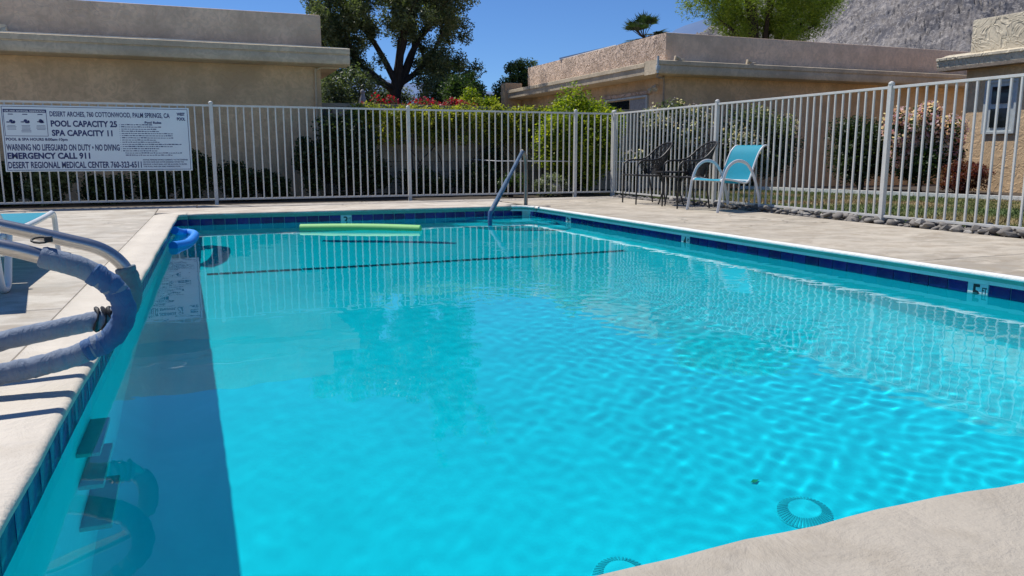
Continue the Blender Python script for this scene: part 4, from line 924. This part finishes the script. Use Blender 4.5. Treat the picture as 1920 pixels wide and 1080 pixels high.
# bougainvillea behind the wall
for i, (x, y, a, b, lab, mt, n_) in enumerate([(3.7, 17.0, .75, .26, 'deep red bougainvillea by the grey folded umbrella', 'petal_red', 900), (4.65, 17.2, .65, .22, 'sparse red bougainvillea under the big tree trunk', 'petal_red', 1000), (5.55, 17.4, .55, .22, 'bright red bougainvillea between trunk and yellow bush', 'petal_red', 2000)]):
    rt = empty('bougainvillea', (x, y, 0)); tag(rt, lab, 'shrub'); P, rr = clumps((0, 0, 1.62), (a, .3, b), 26, .13, 90 + i)
    leaves('foliage', P, rr, 2600, .06, M['leaf_olive'], rt, 90 + i, .8); leaves('blossom', P, rr * 1.08, n_, .06, M[mt], rt, 95 + i, .3, .9)
    MB().tube(curve([(0, 0, -.05), (.05, 0, .8), (0, 0, 1.6)], 4), .03, 6).build('stem', M['hedge_wood'], rt, True)
um = empty('folded_umbrella', (3.55, 18.0, -.05)); tag(um, 'closed grey patio umbrella standing behind the block wall', 'umbrella')
m = MB(); Pz = [1.3, 1.5, 1.7, 1.85, 1.98, 2.06, 2.12]; Rz = [.16, .15, .12, .10, .07, .045, .03]; V = []; n = 24
for z, r_ in zip(Pz, Rz): V += [(math.cos(t) * r_ * (1 + .22 * math.cos(8 * t)), math.sin(t) * r_ * (1 + .22 * math.cos(8 * t)), z) for t in [2 * math.pi * i / n for i in range(n)]]
m.add(V, [(j * n + i, j * n + (i + 1) % n, (j + 1) * n + (i + 1) % n, (j + 1) * n + i) for j in range(6) for i in range(n)]); m.build('canopy', M['umbrella'], um, True)
MB().tube([(0, 0, 0), (0, 0, 2.1)], .02, 8).build('pole', M['pale_frame'], um); MB().tube([(0, 0, 2.10), (0, 0, 2.14), (0, 0, 2.18), (0, 0, 2.21)], [.03, .05, .045, .015], 10).build('finial', M['umbrella'], um, True)
# palms
def palm(base, h_, r_, label, seed, nf=34):
    root = empty('palm_tree', base); tag(root, label, 'palm tree'); gq = np.random.default_rng(seed)
    MB().tube(curve([(0, 0, 0), (.05, 0, h_ * .5), (0, 0, h_)], 5), [.28 - .01 * i for i in range(11)], 10).build('trunk', M['hedge_wood'], root, True)
    V = []; st = MB()
    for i in range(nf):
        az = gq.uniform(0, 6.28); el = gq.uniform(-.75, 1.35); d = Vector((math.cos(az) * math.cos(el), math.sin(az) * math.cos(el), math.sin(el))); hub = Vector((0, 0, h_)) + d * r_ * .62; st.tube([(0, 0, h_), hub], .02, 4)
        sx = d.cross(Vector((0, 0, 1))).normalized(); up_ = sx.cross(d)
        for k_ in range(16):
            t = (k_ / 15 - .5) * 2.3; e = d * math.cos(t) + sx * math.sin(t) * 1.0; L_ = r_ * .62 * (1 - .2 * abs(t)); wv = (up_ * .6 + sx * .4).normalized() * .03 * r_; perp = e.cross(up_).normalized() * .028 * r_
            mid = hub + e * L_ * .55; tip = hub + e * L_ + Vector((0, 0, -.18 * r_ * gq.random())); V += [hub, mid + perp, tip, mid - perp]
    fast('frond', np.array([v[:] for v in V]), 4, M['palm'], root); st.build('frond_stalk', M['hedge_wood'], root)
palm((22.6, 38, -.1), 6.9, 1.25, 'fan palm showing above the right house parapet', 5)
palm((24.8, 39.5, -.1), 6.35, 1.0, 'smaller fan palm half hidden behind the right house parapet', 6, 24)
palm((10.0, 32, -.1), 3.6, 1.0, 'drooping fan palm at the right edge of the big dark tree', 7, 26)
blob_tree('shrub', (12.6, 25.5, -.05), 3.9, (.35, .3, .3), 'sprig of dark leaves above the roof between the trees', 900, .1, M['leaf_olive'], 76, 12, .16, 'shrub', .04)

# ------------------------------------------------------------------ mountains
def fbm(x, y, seed, oct_=6, f0=1.):
    gq = np.random.default_rng(seed); out = np.zeros_like(x); a = 1.
    for o_ in range(oct_):
        s = np.zeros_like(x)
        for _ in range(4):
            t = gq.uniform(0, 6.28); s += np.sin((x * math.cos(t) + y * math.sin(t)) * f0 * gq.uniform(.7, 1.4) + gq.uniform(0, 6.28) + 1.3 * np.sin((x * math.sin(t) - y * math.cos(t)) * f0 * .8 + gq.uniform(0, 6)))
        out += a * (1 - np.abs(s / 2.2)) ; a *= .52; f0 *= 2.05
    return out
def mountain(name, az0, az1, r0, r1, prof, rough, mat, seed, na=260, nr=120):
    A = np.linspace(R(az0), R(az1), na); T_ = np.linspace(0, 1, nr); AA, TT = np.meshgrid(A, T_); RR = r0 + (r1 - r0) * TT
    X = np.sin(AA) * RR; Y = np.cos(AA) * RR; top = np.interp(np.degrees(AA), *zip(*prof)); Z = np.tan(np.radians(top)) * r1 * (TT ** 1.15)
    Z += fbm(X / 420, Y / 420, seed) * rough * (TT * (1.15 - TT) * 3.) - 5
    if na > 300: Z += (fbm(X / 150, Y / 150, seed + 3, 7) * 20 + np.random.default_rng(1).normal(size=X.shape) * 1.6) * np.clip(TT * 5, 0, 1)
    V = np.stack([X, Y, Z], -1).reshape(-1, 3); idx = np.arange(na * nr).reshape(nr, na); F = np.stack([idx[:-1, :-1], idx[:-1, 1:], idx[1:, 1:], idx[1:, :-1]], -1).reshape(-1, 4)
    o = obj(name, V.tolist(), F.tolist(), mat, None, True); o['kind'] = 'structure'; return o
# azimuth = angle from +y toward +x; image centre is 21.6
mountain('mountain', 34, 75, 900, 2600, [(34, 6.), (38, 8.5), (41, 10.5), (44, 13.5), (48, 15), (60, 17), (75, 16)], 60, M['mountain'], 4, 520, 240)
mountain('far_hills', -60, 60, 6000, 9000, [(-60, 3), (-20, 4.2), (10, 5), (17, 4.6), (21, 4.0), (26, 4.2), (30, 6.4), (33, 8.2), (40, 10), (60, 10)], 60, M['far_ridge'], 9, 200, 40)
